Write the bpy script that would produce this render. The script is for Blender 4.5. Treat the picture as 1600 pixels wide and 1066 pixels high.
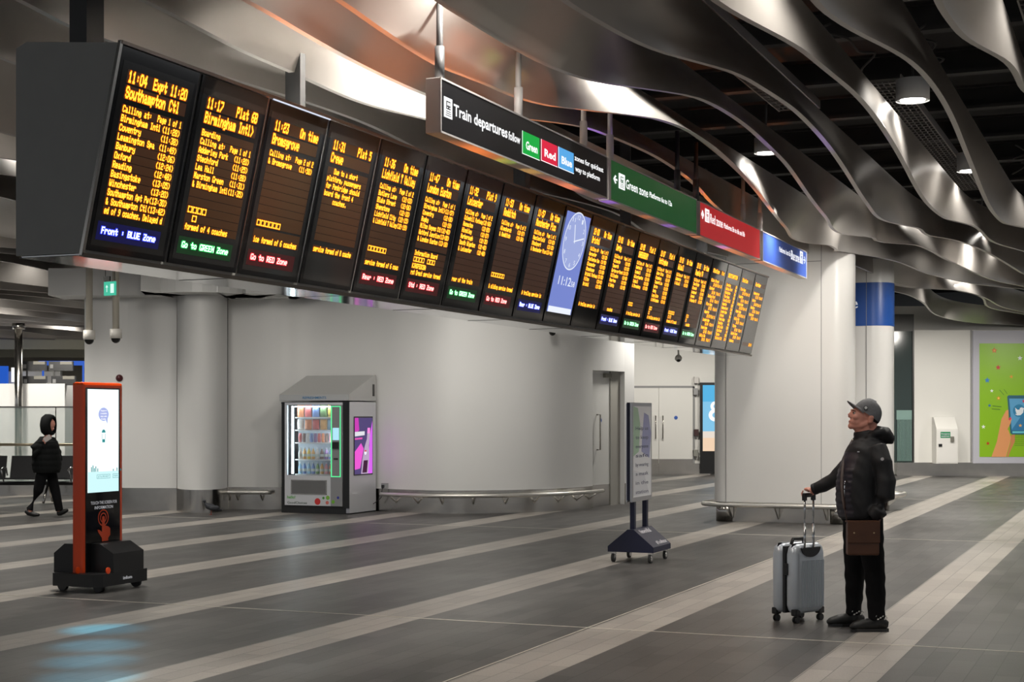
import bpy, bmesh, math, random
from mathutils import Vector, Matrix
random.seed(7)
for o in list(bpy.data.objects): bpy.data.objects.remove(o)
sc = bpy.context.scene
col = sc.collection
R = math.radians
# ------------------------------------------------------------------ camera
F = 2400.0; HZ = 650.0; CH = 1.6
cam_d = bpy.data.cameras.new('camera'); cam = bpy.data.objects.new('camera', cam_d); col.objects.link(cam)
cam.location = (0, 0, CH); cam.rotation_euler = (R(90), 0, 0)
cam_d.sensor_width = 36; cam_d.lens = F*36/1600; cam_d.shift_y = (HZ-533)/1600
cam_d.clip_end = 300
sc.camera = cam
# ------------------------------------------------------------------ world, exposure
sc.view_settings.view_transform = 'Standard'; sc.view_settings.look = 'None'
sc.view_settings.gamma = 1; sc.view_settings.use_curve_mapping = False
sc.view_settings.exposure = 0.0
w = bpy.data.worlds.new('world'); sc.world = w; w.use_nodes = True
w.node_tree.nodes['Background'].inputs[0].default_value = (.94, .97, 1, 1)
w.node_tree.nodes['Background'].inputs[1].default_value = .62
# frame of the paving: s runs along the stripes, q across them
CA, SA = .9235, .3836
def SQ(s, q, z=0): return Vector((s*SA+q*CA, s*CA-q*SA, z))
def sq_of(x, y): return (x*SA+y*CA, x*CA-y*SA)
def at_z(px, py, z):
    Y = (z-CH)*F/(HZ-py); return Vector(((px-800)/F*Y, Y, z))
def at_Y(px, py, Y): return Vector(((px-800)/F*Y, Y, CH+(HZ-py)/F*Y))
RS = R(67.444)      # a frame whose X runs along s, its -Y side faces +q
RQ = R(-22.556)     # a frame whose X runs along +q, its -Y side faces -s
# ------------------------------------------------------------------ lamps
def spot(loc, energy, ang=120, blend=.6, colr=(1,.95,.87), aim=(0,0,-1), rad=.1):
    d = bpy.data.lights.new('spot', 'SPOT'); d.energy = energy; d.spot_size = R(ang); d.spot_blend = blend
    d.color = colr; d.shadow_soft_size = rad
    o = bpy.data.objects.new('spot', d); col.objects.link(o); o.location = loc
    o.rotation_euler = Vector(aim).to_track_quat('-Z', 'Y').to_euler(); return o
QK = lambda k: -2.862+.636*k
# downlights standing just before a fin (scallops on its face): fin, pixel of the scallop, power
HL = [(-4,535,118,420),(-4,610,160,160),(-3,480,-40,30),(-2,640,20,380),(-2,950,150,95),(1,1180,-10,110),(1,1390,185,50),(1,1478,290,60),(-2,1282,365,90),
      (3,1565,50,50),(0,1543,400,240),(-1,1440,372,40),(0,1580,415,60),(-6,20,150,60),(-2,1500,455,120),(-4,1540,480,130),(-5,1450,485,90),(-1,1580,440,90),(2,1600,330,30)]
for k, px, py, en in HL:
    p = at_z(px, py, 4.2); s, q = sq_of(p.x, p.y)
    spot(SQ(s, QK(k)+.40, 4.62), en, 150, .8, rad=.06)
for px, py, en in [(60,418,120),(120,432,120),(15,455,140),(100,500,260),(30,520,260),(80,540,400),(60,560,300),(10,250,120),(10,170,90),(40,470,170),(230,435,50),(340,440,60)]:
    p = at_z(px, py, 4.35); spot(Vector((p.x, p.y, 4.68))+SQ(0,.35), en, 150, .8, rad=.06)
# general downlights over the concourse
for s, q, en in [(12,-9,480),(17,-7.5,300),(16,-13.5,420),(19,-16.5,380),(9,-5,280),(13,-2,190),(7,-1.5,120),
                 (18,-4,260),(24,-2.5,420),(27,-8,420),(30,-3,520),(34,-1,800),(38,0.5,900),(38,5,700),(33,-8.5,520),(38,-6,700),(28,1,380),
                 (26,-18,600),(30,-22,700),(24,-24,600),(33,-26,900),(36,-31,900),(42,-26,900),(14,1.5,300),(16.5,-1.2,420),(20,2.5,240),(27,4.5,360)]:
    spot(SQ(s, q, 4.0), en, 135, .8, rad=.25)
# wall washers along the long white wall
for x, y, en, ax in [(-7.6,21.8,110,-.1),(-5.2,22.2,110,0),(-3.0,21.6,150,0),(-1.2,21.4,230,0),(.3,21.8,200,.05),(4.4,19.2,420,0),(2.9,19.6,160,0),(7.0,24.2,230,0),
        (14.2,36.5,420,0),(11.0,37,420,0),(3.6,38,500,0),(6.5,38,300,0),(-12.2,36,700,0),(-15.5,38,700,0),(-13,28,250,0)]:
    spot((x, y, 3.95), en, 110, 1, aim=(ax,.8,-.75), rad=.25)
# added coloured spots without fixtures, aimed up to tint signs, fins and board underside
OR, PU, GN, AM, CY = (1,.22,.03), (.38,.14,1), (.35,1,.1), (1,.55,.1), (.1,.75,1)
for s, q, c, en, an in [(9.5,-4.2,OR,300,10),(10.0,-4.2,GN,250,7),(10.5,-4.2,AM,300,8),(11.3,-4.2,OR,350,10),(12.2,-4.2,PU,400,10),
                    (13.3,-4.2,OR,250,8),(14.0,-4.2,PU,300,8),(14.9,-4.2,OR,350,10),(16,-4.2,PU,350,10),(17.6,-4.2,OR,400,16),(20,-4.2,AM,40,20),
                    (8.3,-4.55,OR,420,30),(9.6,-4.55,OR,420,30),(11.2,-4.55,OR,300,30),(8.4,-5.0,OR,220,24),(9.6,-5.05,OR,200,24),(11.8,-3.5,PU,80,20),(10.6,-3.3,PU,50,20),(9.4,-3.6,OR,40,16),
                    (16.4,-4.5,OR,420,34),(18.6,-4.5,OR,420,34),(15.5,-3.3,OR,50,24),(18.0,-3.5,OR,60,24),(13.4,-2.7,PU,110,26),(7.6,-5.55,CY,160,22),(8.7,-5.3,CY,60,9)]:
    spot(SQ(s, q, .9), en, an, .9, c, (0,0,1), .05)
for x, y, e_ in ((-3.05,11.5,420),(-2.9,10.7,520),(-2.75,10.0,520),(-2.6,9.4,420)): spot((x, y, 3.4), e_*2.2, 13, 1, (0,.55,.9), rad=.05)  # added cyan spots, standing in for a reflected streak on the floor

# ------------------------------------------------------------------ materials
MATS = {}
def mat(name, c=(.8,.8,.8), rough=.5, metal=0, emis=None, es=0, noise=0, nscale=20, alpha=None, spec=.5, trans=0, coat=0):
    if name in MATS: return MATS[name]
    m = bpy.data.materials.new(name); m.use_nodes = True; MATS[name] = m
    nt = m.node_tree; b = nt.nodes['Principled BSDF']
    b.inputs['Base Color'].default_value = (*c, 1); b.inputs['Roughness'].default_value = rough
    b.inputs['Metallic'].default_value = metal; b.inputs['Specular IOR Level'].default_value = spec
    if emis: b.inputs['Emission Color'].default_value = (*emis, 1); b.inputs['Emission Strength'].default_value = es
    if trans: b.inputs['Transmission Weight'].default_value = trans
    if coat: b.inputs['Coat Weight'].default_value = coat
    if alpha is not None: b.inputs['Alpha'].default_value = alpha
    if noise:
        tc = nt.nodes.new('ShaderNodeTexCoord'); n = nt.nodes.new('ShaderNodeTexNoise'); n.inputs['Scale'].default_value = nscale
        n.inputs['Detail'].default_value = 4
        mx = nt.nodes.new('ShaderNodeMix'); mx.data_type = 'RGBA'
        mx.inputs[6].default_value = (*[v*(1-noise) for v in c], 1); mx.inputs[7].default_value = (*[min(1, v*(1+noise)) for v in c], 1)
        nt.links.new(tc.outputs['Object'], n.inputs['Vector']); nt.links.new(n.outputs['Fac'], mx.inputs[0])
        nt.links.new(mx.outputs[2], b.inputs['Base Color'])
    return m
WHITE = mat('white_wall', (.70,.70,.69), .42, noise=.03, nscale=1.2)
CREAM = mat('cream_wall', (.74,.73,.69), .45, noise=.03, nscale=1)
STEEL = mat('brushed_steel', (.50,.48,.45), .22, 1, noise=.12, nscale=6)
CHROME = mat('chrome', (.8,.8,.8), .12, 1)
RAILM = mat('rail_steel', (.72,.70,.66), .38, .85)
SEAM = mat('panel_seam', (.25,.25,.25), .6)
BLACK = mat('black_plastic', (.012,.012,.013), .35)
DARK = mat('dark_metal', (.06,.06,.058), .4, .4)
CABINET = mat('cabinet_grey', (.36,.355,.335), .5, .1, noise=.06, nscale=8)
FINM = mat('fin_paint', (.56,.53,.50), .34, .55, noise=.05, nscale=3)
FINR = mat('fin_rim', (.62,.60,.58), .45, .1)
CEILM = mat('ceiling_black', (.012,.012,.012), .9)
BEAM = mat('ceiling_steel', (.028,.027,.026), .7, .1)
DUCT = mat('duct_metal', (.22,.21,.18), .5, .4)
def emi(name, c, s): return mat(name, (0,0,0), .5, emis=c, es=s, spec=.2)

# ------------------------------------------------------------------ mesh builder
class MB:
    def __init__(self): self.v = []; self.f = []; self.m = []; self.sm = []
    def add(self, vs, fs, mi=0, smooth=False):
        n = len(self.v); self.v += [tuple(p) for p in vs]
        for f in fs: self.f.append([i+n for i in f]); self.m.append(mi); self.sm.append(smooth)
        return self
    def box(self, x0, x1, y0, y1, z0, z1, mi=0, bev=0):
        if bev:
            bm = bmesh.new(); bmesh.ops.create_cube(bm, size=1)
            for v in bm.verts: v.co = ((x0+x1)/2+v.co.x*(x1-x0), (y0+y1)/2+v.co.y*(y1-y0), (z0+z1)/2+v.co.z*(z1-z0))
            bmesh.ops.bevel(bm, geom=bm.edges[:], offset=bev, segments=2, affect='EDGES', profile=.6)
            bm.verts.ensure_lookup_table(); bm.verts.index_update()
            self.add([v.co[:] for v in bm.verts], [[v.index for v in f.verts] for f in bm.faces], mi); bm.free(); return self
        vs = [(x,y,z) for x in (x0,x1) for y in (y0,y1) for z in (z0,z1)]
        return self.add(vs, [(0,1,3,2),(4,6,7,5),(0,4,5,1),(2,3,7,6),(0,2,6,4),(1,5,7,3)], mi)
    def quad(self, a, b, c, d, mi=0): return self.add([a,b,c,d], [(0,1,2,3)], mi)
    def tube(self, pts, rad, n=10, mi=0, cap=True, ref=(0,0,1), smooth=True, squeeze=1):
        pts = [Vector(p) for p in pts]; N = len(pts)
        if not isinstance(rad, (list, tuple)): rad = [rad]*N
        vs = []
        for i, p in enumerate(pts):
            t = (pts[min(i+1, N-1)]-pts[max(i-1, 0)]).normalized()
            rf = Vector(ref)
            if abs(t.dot(rf)) > .95: rf = Vector((1,0,0)) if abs(t.x) < .9 else Vector((0,1,0))
            a = (rf-t*rf.dot(t)).normalized(); b = t.cross(a)
            r = rad[i]; ra, rb = r if isinstance(r, (list, tuple)) else (r, r*squeeze)
            for k in range(n):
                an = 2*math.pi*k/n; vs.append(p+a*math.cos(an)*ra+b*math.sin(an)*rb)
        fs = [(i*n+k, i*n+(k+1) % n, (i+1)*n+(k+1) % n, (i+1)*n+k) for i in range(N-1) for k in range(n)]
        self.add(vs, fs, mi, smooth)
        if cap:
            m = len(self.v)-N*n
            self.f.append([m+k for k in range(n)][::-1]); self.m.append(mi); self.sm.append(False)
            self.f.append([m+(N-1)*n+k for k in range(n)]); self.m.append(mi); self.sm.append(False)
        return self
    def cyl(self, x, y, z0, z1, r, n=20, mi=0, r2=None): return self.tube([(x,y,z0),(x,y,z1)], [r, r if r2 is None else r2], n, mi)
    def prism(self, poly, axis, a, b, mi=0, smooth=False):
        n = len(poly)
        def P(u, v, w): return (u,v,w) if axis == 'z' else ((u,w,v) if axis == 'y' else (w,u,v))
        vs = [P(u,v,a) for u,v in poly]+[P(u,v,b) for u,v in poly]
        fs = [tuple((i, (i+1) % n, n+(i+1) % n, n+i)) for i in range(n)]
        self.add(vs, fs, mi, smooth); m = len(self.v)-2*n
        self.f.append([m+i for i in range(n)][::-1]); self.m.append(mi); self.sm.append(False)
        self.f.append([m+n+i for i in range(n)]); self.m.append(mi); self.sm.append(False); return self
    def ball(self, c, r, n=16, mi=0, sc_=(1,1,1), rot=None):
        vs = []; m = n//2
        for i in range(m+1):
            th = math.pi*i/m
            for k in range(n):
                ph = 2*math.pi*k/n
                p = Vector((math.sin(th)*math.cos(ph)*r*sc_[0], math.sin(th)*math.sin(ph)*r*sc_[1], math.cos(th)*r*sc_[2]))
                if rot: p = rot @ p
                vs.append(Vector(c)+p)
        self.add(vs, [(i*n+k, (i+1)*n+k, (i+1)*n+(k+1) % n, i*n+(k+1) % n) for i in range(m) for k in range(n)], mi, True); return self
    def xf(self, M, start=0):
        for i in range(start, len(self.v)): self.v[i] = tuple(M @ Vector(self.v[i]))
        return self
    def mesh(self, name, mats):
        me = bpy.data.meshes.new(name); me.from_pydata(self.v, [], self.f)
        for m in (mats if isinstance(mats, (list, tuple)) else [mats]): me.materials.append(m)
        me.polygons.foreach_set('material_index', self.m); me.polygons.foreach_set('use_smooth', self.sm)
        bm = bmesh.new(); bm.from_mesh(me); bmesh.ops.remove_doubles(bm, verts=bm.verts, dist=1e-6)
        bmesh.ops.recalc_face_normals(bm, faces=bm.faces) if len(bm.faces) < 60000 and not getattr(self, 'keep', 0) else None
        bm.to_mesh(me); bm.free(); me.update(); return me
    def build(self, name, mats, parent=None, loc=None, rz=None):
        o = bpy.data.objects.new(name, self.mesh(name, mats)); col.objects.link(o)
        if parent: o.parent = parent
        if loc is not None: o.location = loc
        if rz is not None: o.rotation_euler = (0,0,rz)
        return o
def tag(o, label=None, cat=None, group=None, kind=None):
    if label: o['label'] = label
    if cat: o['category'] = cat
    if group: o['group'] = group
    if kind: o['kind'] = kind
    return o
def thing(name, label, cat, loc=(0,0,0), rz=0, group=None):
    o = bpy.data.objects.new(name, None); col.objects.link(o); o.location = loc; o.rotation_euler = (0,0,rz)
    o.empty_display_size = .1
    return tag(o, label, cat, group)
def struct(o): o['kind'] = 'structure'; return o
def copy_tree(o, parent=None):
    c = o.copy(); col.objects.link(c)
    if parent: c.parent = parent
    for ch in [x for x in bpy.data.objects if x.parent == o]: copy_tree(ch, c)
    return c
# text as flat geometry: 2-D verts scaled to a box
TCACHE = {}
def text2d(s, off=0.0):
    key = (s, off)
    if key in TCACHE: return TCACHE[key]
    cu = bpy.data.curves.new('t', 'FONT'); cu.body = s; cu.size = 1; cu.resolution_u = 2; cu.offset = off; cu.fill_mode = 'BOTH'
    ob = bpy.data.objects.new('t', cu)
    me = ob.to_mesh()
    vs = [(v.co.x, v.co.y) for v in me.vertices]; fs = [tuple(p.vertices) for p in me.polygons]
    ob.to_mesh_clear(); bpy.data.objects.remove(ob); bpy.data.curves.remove(cu)
    TCACHE[key] = (vs, fs); return vs, fs
CAPH = .73
def add_text(mb, s, M, x0, x1, base, cap, off=0.0, mi=0, lift=0):
    """text in the XY plane of M, from x0 to x1, baseline at base, capitals cap high"""
    vs, fs = text2d(s, 0)
    if not vs: return
    a = min(v[0] for v in vs); b = max(v[0] for v in vs)
    if off: vs, fs = text2d(s, off)
    kx = (x1-x0)/max(b-a, 1e-6); ky = cap/CAPH
    mb.add([M @ Vector((x0+(u-a)*kx, base+v*ky, lift)) for u, v in vs], fs, mi)
G5 = {'!':'00005F0000','&':'3649562050','(':'001C224100',')':'0041221C00',',':'0080703000','-':'0808080808','.':'0000606000','0':'3E4141413E','1':'00427F4000','2':'7249494946','3':'2141494D33','4':'1814127F10','5':'2745454539','6':'3C4A494931','7':'4121110907','8':'3649494936','9':'464949291E',':':'0000140000','>':'0041221408','A':'7C1211127C','B':'7F49494936','C':'3E41414122','D':'7F4141413E','E':'7F49494941','F':'7F09090901','G':'3E41415173','H':'7F0808087F','I':'00417F4100','J':'2040413F01','K':'7F08142241','L':'7F40404040','M':'7F021C027F','N':'7F0408107F','O':'3E4141413E','P':'7F09090906','Q':'3E4151215E','R':'7F09192946','S':'2649494932','T':'03017F0103','U':'3F4040403F','V':'1F2040201F','W':'3F4038403F','X':'6314081463','Y':'0304780403','Z':'6159494D43','[':'007F414141',']':'004141417F','a':'2054547840','b':'7F28444438','c':'3844444428','d':'384444287F','e':'3854545418','f':'00087E0902','g':'18A4A49C78','h':'7F08040478','i':'00447D4000','j':'2040403D00','k':'7F10284400','l':'00417F4000','m':'7C04780478','n':'7C08040478','o':'3844444438','p':'FC18242418','q':'18242418FC','r':'7C08040408','s':'4854545424','t':'04043F4424','u':'3C4040207C','v':'1C2040201C','w':'3C4030403C','x':'4428102844','y':'4C9090907C','z':'4464544C44'}
def led(mb, s, M, x0, x1, base, cap, fat, lift):
    """dot-matrix lettering: 5 x 7 dots per character"""
    px = (x1-x0)/(6*len(s)-1); py = cap/7
    ex, ey = px*fat, py*fat*.7
    for i, ch in enumerate(s):
        g = G5.get(ch)
        if not g: continue
        for c in range(5):
            v = int(g[2*c:2*c+2], 16); r = 0
            while r < 8:
                if v >> r & 1:
                    e = r
                    while e < 7 and v >> (e+1) & 1: e += 1
                    xa = x0+(6*i+c)*px-ex; xb = x0+(6*i+c+1)*px+ex; zb = base+cap-(e+1)*py-ey; zt = base+cap-r*py+ey
                    mb.add([M @ Vector(p) for p in ((xa,zb,lift),(xb,zb,lift),(xb,zt,lift),(xa,zt,lift))], [(0,1,2,3)])
                    r = e+1
                else: r += 1
def catmull(P, n=8):
    out = []
    for i in range(len(P)-1):
        p0 = P[max(i-1, 0)]; p1 = P[i]; p2 = P[i+1]; p3 = P[min(i+2, len(P)-1)]
        for j in range(n):
            t = j/n
            out.append(tuple(.5*((2*b)+(-a+c)*t+(2*a-5*b+4*c-d)*t*t+(-a+3*b-3*c+d)*t**3) for a, b, c, d in zip(p0,p1,p2,p3)))
    out.append(tuple(P[-1])); return out

# ------------------------------------------------------------------ floor
def floor_mat():
    m = bpy.data.materials.new('stone_paving'); m.use_nodes = True; nt = m.node_tree; N = nt.nodes; L = nt.links
    b = N['Principled BSDF']
    tc = N.new('ShaderNodeTexCoord'); sp = N.new('ShaderNodeSeparateXYZ'); L.new(tc.outputs['Object'], sp.inputs[0])
    def mth(op, a, b_=None):
        n = N.new('ShaderNodeMath'); n.operation = op
        for i, v in enumerate((a, b_)):
            if v is None: continue
            if isinstance(v, (int, float)): n.inputs[i].default_value = v
            else: L.new(v, n.inputs[i])
        return n.outputs[0]
    # local y = -q ; stripe when (y-1.515) mod 1.9 in 0 .. .49
    fr = mth('FLOORED_MODULO', mth('SUBTRACT', sp.outputs[1], 1.515), 1.9)
    stripe = mth('LESS_THAN', fr, .485)
    br = N.new('ShaderNodeTexBrick'); L.new(tc.outputs['Object'], br.inputs['Vector'])
    br.offset = .37; br.inputs['Scale'].default_value = 1; br.inputs['Brick Width'].default_value = .52; br.inputs['Row Height'].default_value = 1.9/12
    br.inputs['Mortar Size'].default_value = .0035; br.inputs['Mortar Smooth'].default_value = .3
    br.inputs['Color1'].default_value = (.055,.053,.051,1); br.inputs['Color2'].default_value = (.095,.09,.086,1); br.inputs['Mortar'].default_value = (.022,.02,.02,1)
    br2 = N.new('ShaderNodeTexBrick'); L.new(tc.outputs['Object'], br2.inputs['Vector'])
    br2.offset = .37; br2.inputs['Scale'].default_value = 1; br2.inputs['Brick Width'].default_value = .52; br2.inputs['Row Height'].default_value = 1.9/12
    br2.inputs['Mortar Size'].default_value = .003; br2.inputs['Mortar Smooth'].default_value = .3
    br2.inputs['Color1'].default_value = (.30,.275,.25,1); br2.inputs['Color2'].default_value = (.38,.35,.315,1); br2.inputs['Mortar'].default_value = (.11,.10,.09,1)
    mp = N.new('ShaderNodeMapping'); mp.inputs['Location'].default_value = (0, -1.515, 0); L.new(tc.outputs['Object'], mp.inputs[0])
    L.new(mp.outputs[0], br.inputs['Vector']); L.new(mp.outputs[0], br2.inputs['Vector'])
    mx = N.new('ShaderNodeMix'); mx.data_type = 'RGBA'; L.new(stripe, mx.inputs[0]); L.new(br.outputs[0], mx.inputs[6]); L.new(br2.outputs[0], mx.inputs[7])
    n1 = N.new('ShaderNodeTexNoise'); n1.inputs['Scale'].default_value = 90; n1.inputs['Detail'].default_value = 3; L.new(tc.outputs['Object'], n1.inputs[0])
    n2 = N.new('ShaderNodeTexNoise'); n2.inputs['Scale'].default_value = .9; n2.inputs['Detail'].default_value = 6; L.new(tc.outputs['Object'], n2.inputs[0])
    k = mth('ADD', mth('MULTIPLY', n1.outputs[0], .5), mth('ADD', mth('MULTIPLY', n2.outputs[0], .5), .5))
    mu = N.new('ShaderNodeMix'); mu.data_type = 'RGBA'; mu.blend_type = 'MULTIPLY'; mu.inputs[0].default_value = 1
    cb = N.new('ShaderNodeCombineXYZ')
    for i in range(3): L.new(k, cb.inputs[i])
    L.new(mx.outputs[2], mu.inputs[6]); L.new(cb.outputs[0], mu.inputs[7]); L.new(mu.outputs[2], b.inputs['Base Color'])
    rg = mth('ADD', mth('MULTIPLY', n2.outputs[0], .18), .30); L.new(rg, b.inputs['Roughness'])
    bp = N.new('ShaderNodeBump'); bp.inputs['Strength'].default_value = .12; bp.inputs['Distance'].default_value = .01
    L.new(n1.outputs[0], bp.inputs['Height']); L.new(bp.outputs[0], b.inputs['Normal'])
    b.inputs['Specular IOR Level'].default_value = .45
    return m
FLOORM = floor_mat()
fl = MB().quad((-20,-45,0),(80,-45,0),(80,75,0),(-20,75,0)).build('floor', FLOORM, rz=RS); struct(fl)
JOINT = mat('metal_joint', (.70,.66,.58), .5, 0)
jm = MB()
for s in (10.93, 20.35, 30.2): jm.box(s-.006, s+.006, -20, 60, 0, .0022)
jm.box(3, 60, 3.915, 3.925, 0, .002)
jo = jm.build('trim_1', JOINT, rz=RS); struct(jo)

# ------------------------------------------------------------------ walls
def ground(px, py): return at_z(px, py, 0)
def wall(name, pts, z0, z1, th, m, parent=None, smooth=True, out=None):
    """vertical sheet through ground points, thickened away from the camera"""
    P = [Vector((p[0], p[1])) for p in pts]; n = len(P); N2 = []
    for i in range(n):
        t = (P[min(i+1,n-1)]-P[max(i-1,0)]).normalized(); N2.append(Vector((-t.y, t.x)))
    a = MB(); vs = []
    for p, q in zip(P, N2):
        b = p+q*th; vs += [(p.x,p.y,z0),(p.x,p.y,z1),(b.x,b.y,z1),(b.x,b.y,z0)]
    fs = []
    for i in range(n-1):
        j = 4*i
        for k in range(4): fs.append((j+k, j+(k+1) % 4, j+4+(k+1) % 4, j+4+k))
    a.add(vs, fs, 0, smooth); a.add(vs[:4], [(0,1,2,3)]); a.add(vs[-4:], [(0,1,2,3)])
    a.v = [tuple(v) for v in a.v]
    o = a.build(name, m, parent)
    if smooth:
        me = o.data; me.set_sharp_from_angle(angle=R(40))
    return o
segA = [ground(*p) for p in [(132,797.5),(200,797.5),(276,798)]]
bul = [ground(*p) for p in [(277,798.6),(284,800.5),(297,801.5),(315,801.7),(333,801),(346,799.5),(355,797)]]
segB = [ground(*p) for p in [(356,796),(372,796),(435,796.3),(483,795.7),(540,797),(588,798.8),(640,801.2),(700,803),(780,802.2),(850,800),(900,796.5),(926,793.6)]]
def offs(pts, d):
    P = [Vector((p[0], p[1])) for p in pts]; n = len(P); out = []
    for i in range(n):
        t = (P[min(i+1,n-1)]-P[max(i-1,0)]).normalized(); out.append(P[i]+Vector((t.y,-t.x))*d)
    return out
bulS = [Vector(p[:2]) for p in catmull([tuple(p[:2]) for p in bul], 4)]
segS = [Vector(p[:2]) for p in catmull([tuple(p[:2]) for p in segB], 8)]
WZ = 3.72
wl = struct(wall('wall_left', segA, 0, WZ, .3, WHITE, smooth=False))
wc = struct(wall('wall_column', bulS, 0, WZ, .2, WHITE))
wb = struct(wall('wall_back', segS, 0, 4.6, .25, WHITE))
for px, py in [(240,797.3),(276,797.8)]:
    g = ground(px, py); MB().box(-.006, .006, -.012, 0, .38, WZ).build('panel_seam', SEAM, wl, (g.x, g.y, 0))
g = segS[0]; MB().box(-.006,.006,-.02,0,.38,WZ).build('panel_seam', SEAM, wb, (g.x, g.y, 0))
for i, (pts, zt) in enumerate([(offs(segA, .012), .38), (offs(bulS, .012), .38), (offs(segS, .012), .38)]):
    struct(wall('trim_%d' % (i+2), pts, 0.0, zt, .011, STEEL, smooth=True))
# soffit above the left wall
sof = offs([segA[0], segA[1], segA[2]], .55); x0 = sof[0]; x0 = x0-(sof[1]-sof[0]).normalized()*.45
spts = [x0, sof[0], sof[1], sof[2]]+offs(bulS, .55)[2:]+offs(segS[:30], .55)
struct(wall('trim_5', [Vector(p[:2]) for p in spts], 3.6, 4.05, .9, WHITE, smooth=False))
# bump rails along the wall
def rail(name, pts, z, r=.032, label=None, sup=6, off=.2):
    P = offs(pts, off); mb = MB(); mb.tube([(p.x,p.y,z) for p in P], r, 12)
    t = thing(name, label, 'rail', (0,0,0))
    mb.build('rail_tube', RAILM, t)
    for i in range(2, len(P)-1, max(1, len(P)//sup)):
        a = P[i]; b = Vector(pts[i][:2]); MB().tube([(a.x,a.y,z-.01),(b.x,b.y,z-.14)], .016, 8).build('bracket', RAILM, t)
    return t
rail('bump_rail', segS[1:16], .3, label='steel bump rail on the curved wall left of the vending machine', sup=3)
rail('bump_rail', segS[43:], .3, label='long steel bump rail on the white wall between vending machine and door', sup=8)
# door recess and wall end right of the long wall
d0 = ground(926,793.4); d1 = ground(963,789.6); d2 = ground(976,788.2); d3 = ground(991,787)
dirw = (Vector(d1[:2])-Vector(d0[:2])).normalized(); nrm = Vector((-dirw.y, dirw.x))
struct(wall('wall_lintel', [d0, d2], 2.4, 4.6, .25, WHITE, smooth=False))
e = Vector(d3[:2]); far = e+Vector((.55, 9.0))
we = MB(); A = Vector(d2[:2]); B_ = e; C_ = far; D_ = A+nrm*.4
we.prism([(A.x,A.y),(B_.x,B_.y),(C_.x,C_.y),(C_.x-1.2,C_.y),(D_.x,D_.y)], 'z', 0, 4.6)
struct(we.build('wall_end', WHITE))
struct(wall('trim_6', offs([d2, d3], .012), 0, .38, .011, STEEL, smooth=False))
dr = bpy.data.objects.new('door_1', None); col.objects.link(dr); struct(dr)
p0 = Vector(d0[:2])+nrm*.12; dr.location = (p0.x, p0.y, 0); dr.rotation_euler = (0,0,math.atan2(dirw.y, dirw.x)); DL = (Vector(d2[:2])-Vector(d0[:2])).length
DOORM = mat('door_white', (.66,.66,.64), .35)
MB().box(0, DL*.7, 0, .05, .38, 2.4).build('door_leaf', DOORM, dr); MB().box(0, DL*.7, -.004, .05, 0.005, .38).build('kick_plate', STEEL, dr)
MB().box(DL*.7, DL, -.02, .1, 0, 2.4).build('door_frame', mat('door_frame_grey', (.35,.34,.31), .5), dr)
for xx in (.03, .36):
    MB().tube([(xx,0,1.0),(xx,-.07,1.0),(xx,-.07,1.62),(xx,0,1.62)], .014, 8).build('pull_handle', STEEL, dr)
MB().tube([(.5,-.002,1.52),(.5,-.006,1.52)], .035, 14, ref=(1,0,0)).build('door_sign', mat('blue_sign', (.03,.1,.4), .4), dr)
MB().box(DL*.5, DL*.68, -.06, 0, 2.28, 2.36).build('door_closer', DUCT, dr)
# corridor end wall with double doors
bw = MB().box(-8, 22, 0, .3, 0, 4.6).build('wall_corridor', CREAM, loc=(0,0,0)); bw.location = (3.0,42,0); struct(bw)
bw.data.transform(Matrix.Identity(4))
def px42(px, Y=42): return (px-800)/F*Y
dd = bpy.data.objects.new('door_2', None); col.objects.link(dd); struct(dd); dd.location = (px42(988), 41.98, 0)
w2 = px42(1082)-px42(988)
MB().box(-.05, w2+.05, -.01, .0, 2.36, 2.42).box(w2, w2+.06, -.01, 0, 0, 2.4).build('door_frame', SEAM, dd)
MB().box(0, w2*.43, -.05, 0, .42, 2.36).build('door_leaf', CREAM, dd); MB().box(w2*.44, w2, -.05, 0, .42, 2.36).build('door_leaf', CREAM, dd)
MB().box(0, w2*.43, -.055, 0, .01, .42).build('kick_plate', STEEL, dd); MB().box(w2*.44, w2, -.055, 0, .01, .42).build('kick_plate', STEEL, dd)
for xx in (w2*.38, w2*.5): MB().tube([(xx,-.05,.98),(xx,-.12,.98),(xx,-.12,1.6),(xx,-.05,1.6)], .018, 8).build('pull_handle', STEEL, dd)
MB().tube([(w2*.72,-.05,1.55),(w2*.72,-.06,1.55)], .05, 14, ref=(1,0,0)).build('door_sign', MATS['blue_sign'], dd)
struct(MB().box(px42(991), px42(1110), -.02, 0, 0, .3).build('trim_7', STEEL, loc=(0, 41.97, 0)))
# big white pillars
def stadium(x0, x1, y0, y1, r, n=8):
    out = []
    for cx, cy, a0 in ((x1-r,y0+r,-90),(x1-r,y1-r,0),(x0+r,y1-r,90),(x0+r,y0+r,180)):
        for i in range(n+1):
            a = R(a0+90*i/n); out.append((cx+r*math.cos(a), cy+r*math.sin(a)))
    return out
PILM = mat('pillar_white', (.69,.68,.66), .3, noise=.02, nscale=1)
def pillar(name, loc, x0, x1, dep, r, zt, z0=.3, bands=None):
    t = bpy.data.objects.new(name, None); col.objects.link(t); struct(t); t.location = loc; t.rotation_euler = (0,0,RQ)
    o = MB().prism(stadium(x0,x1,0,dep,r), 'z', z0, zt, 0, True).build('pillar_cladding', PILM, t); o.data.set_sharp_from_angle(angle=R(40))
    for ext, rr in (((x0+.04, x0+.04+.3), .14), ((x1-.36, x1-.06), .14)):
        o = MB().prism(stadium(ext[0],ext[1],.06,.4,rr), 'z', 0, z0, 0, True).build('foot', STEEL, t)
    MB().box(x0+.2, x1-.2, .12, dep-.1, 0, z0).build('plinth', STEEL, t)
    return t
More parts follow.
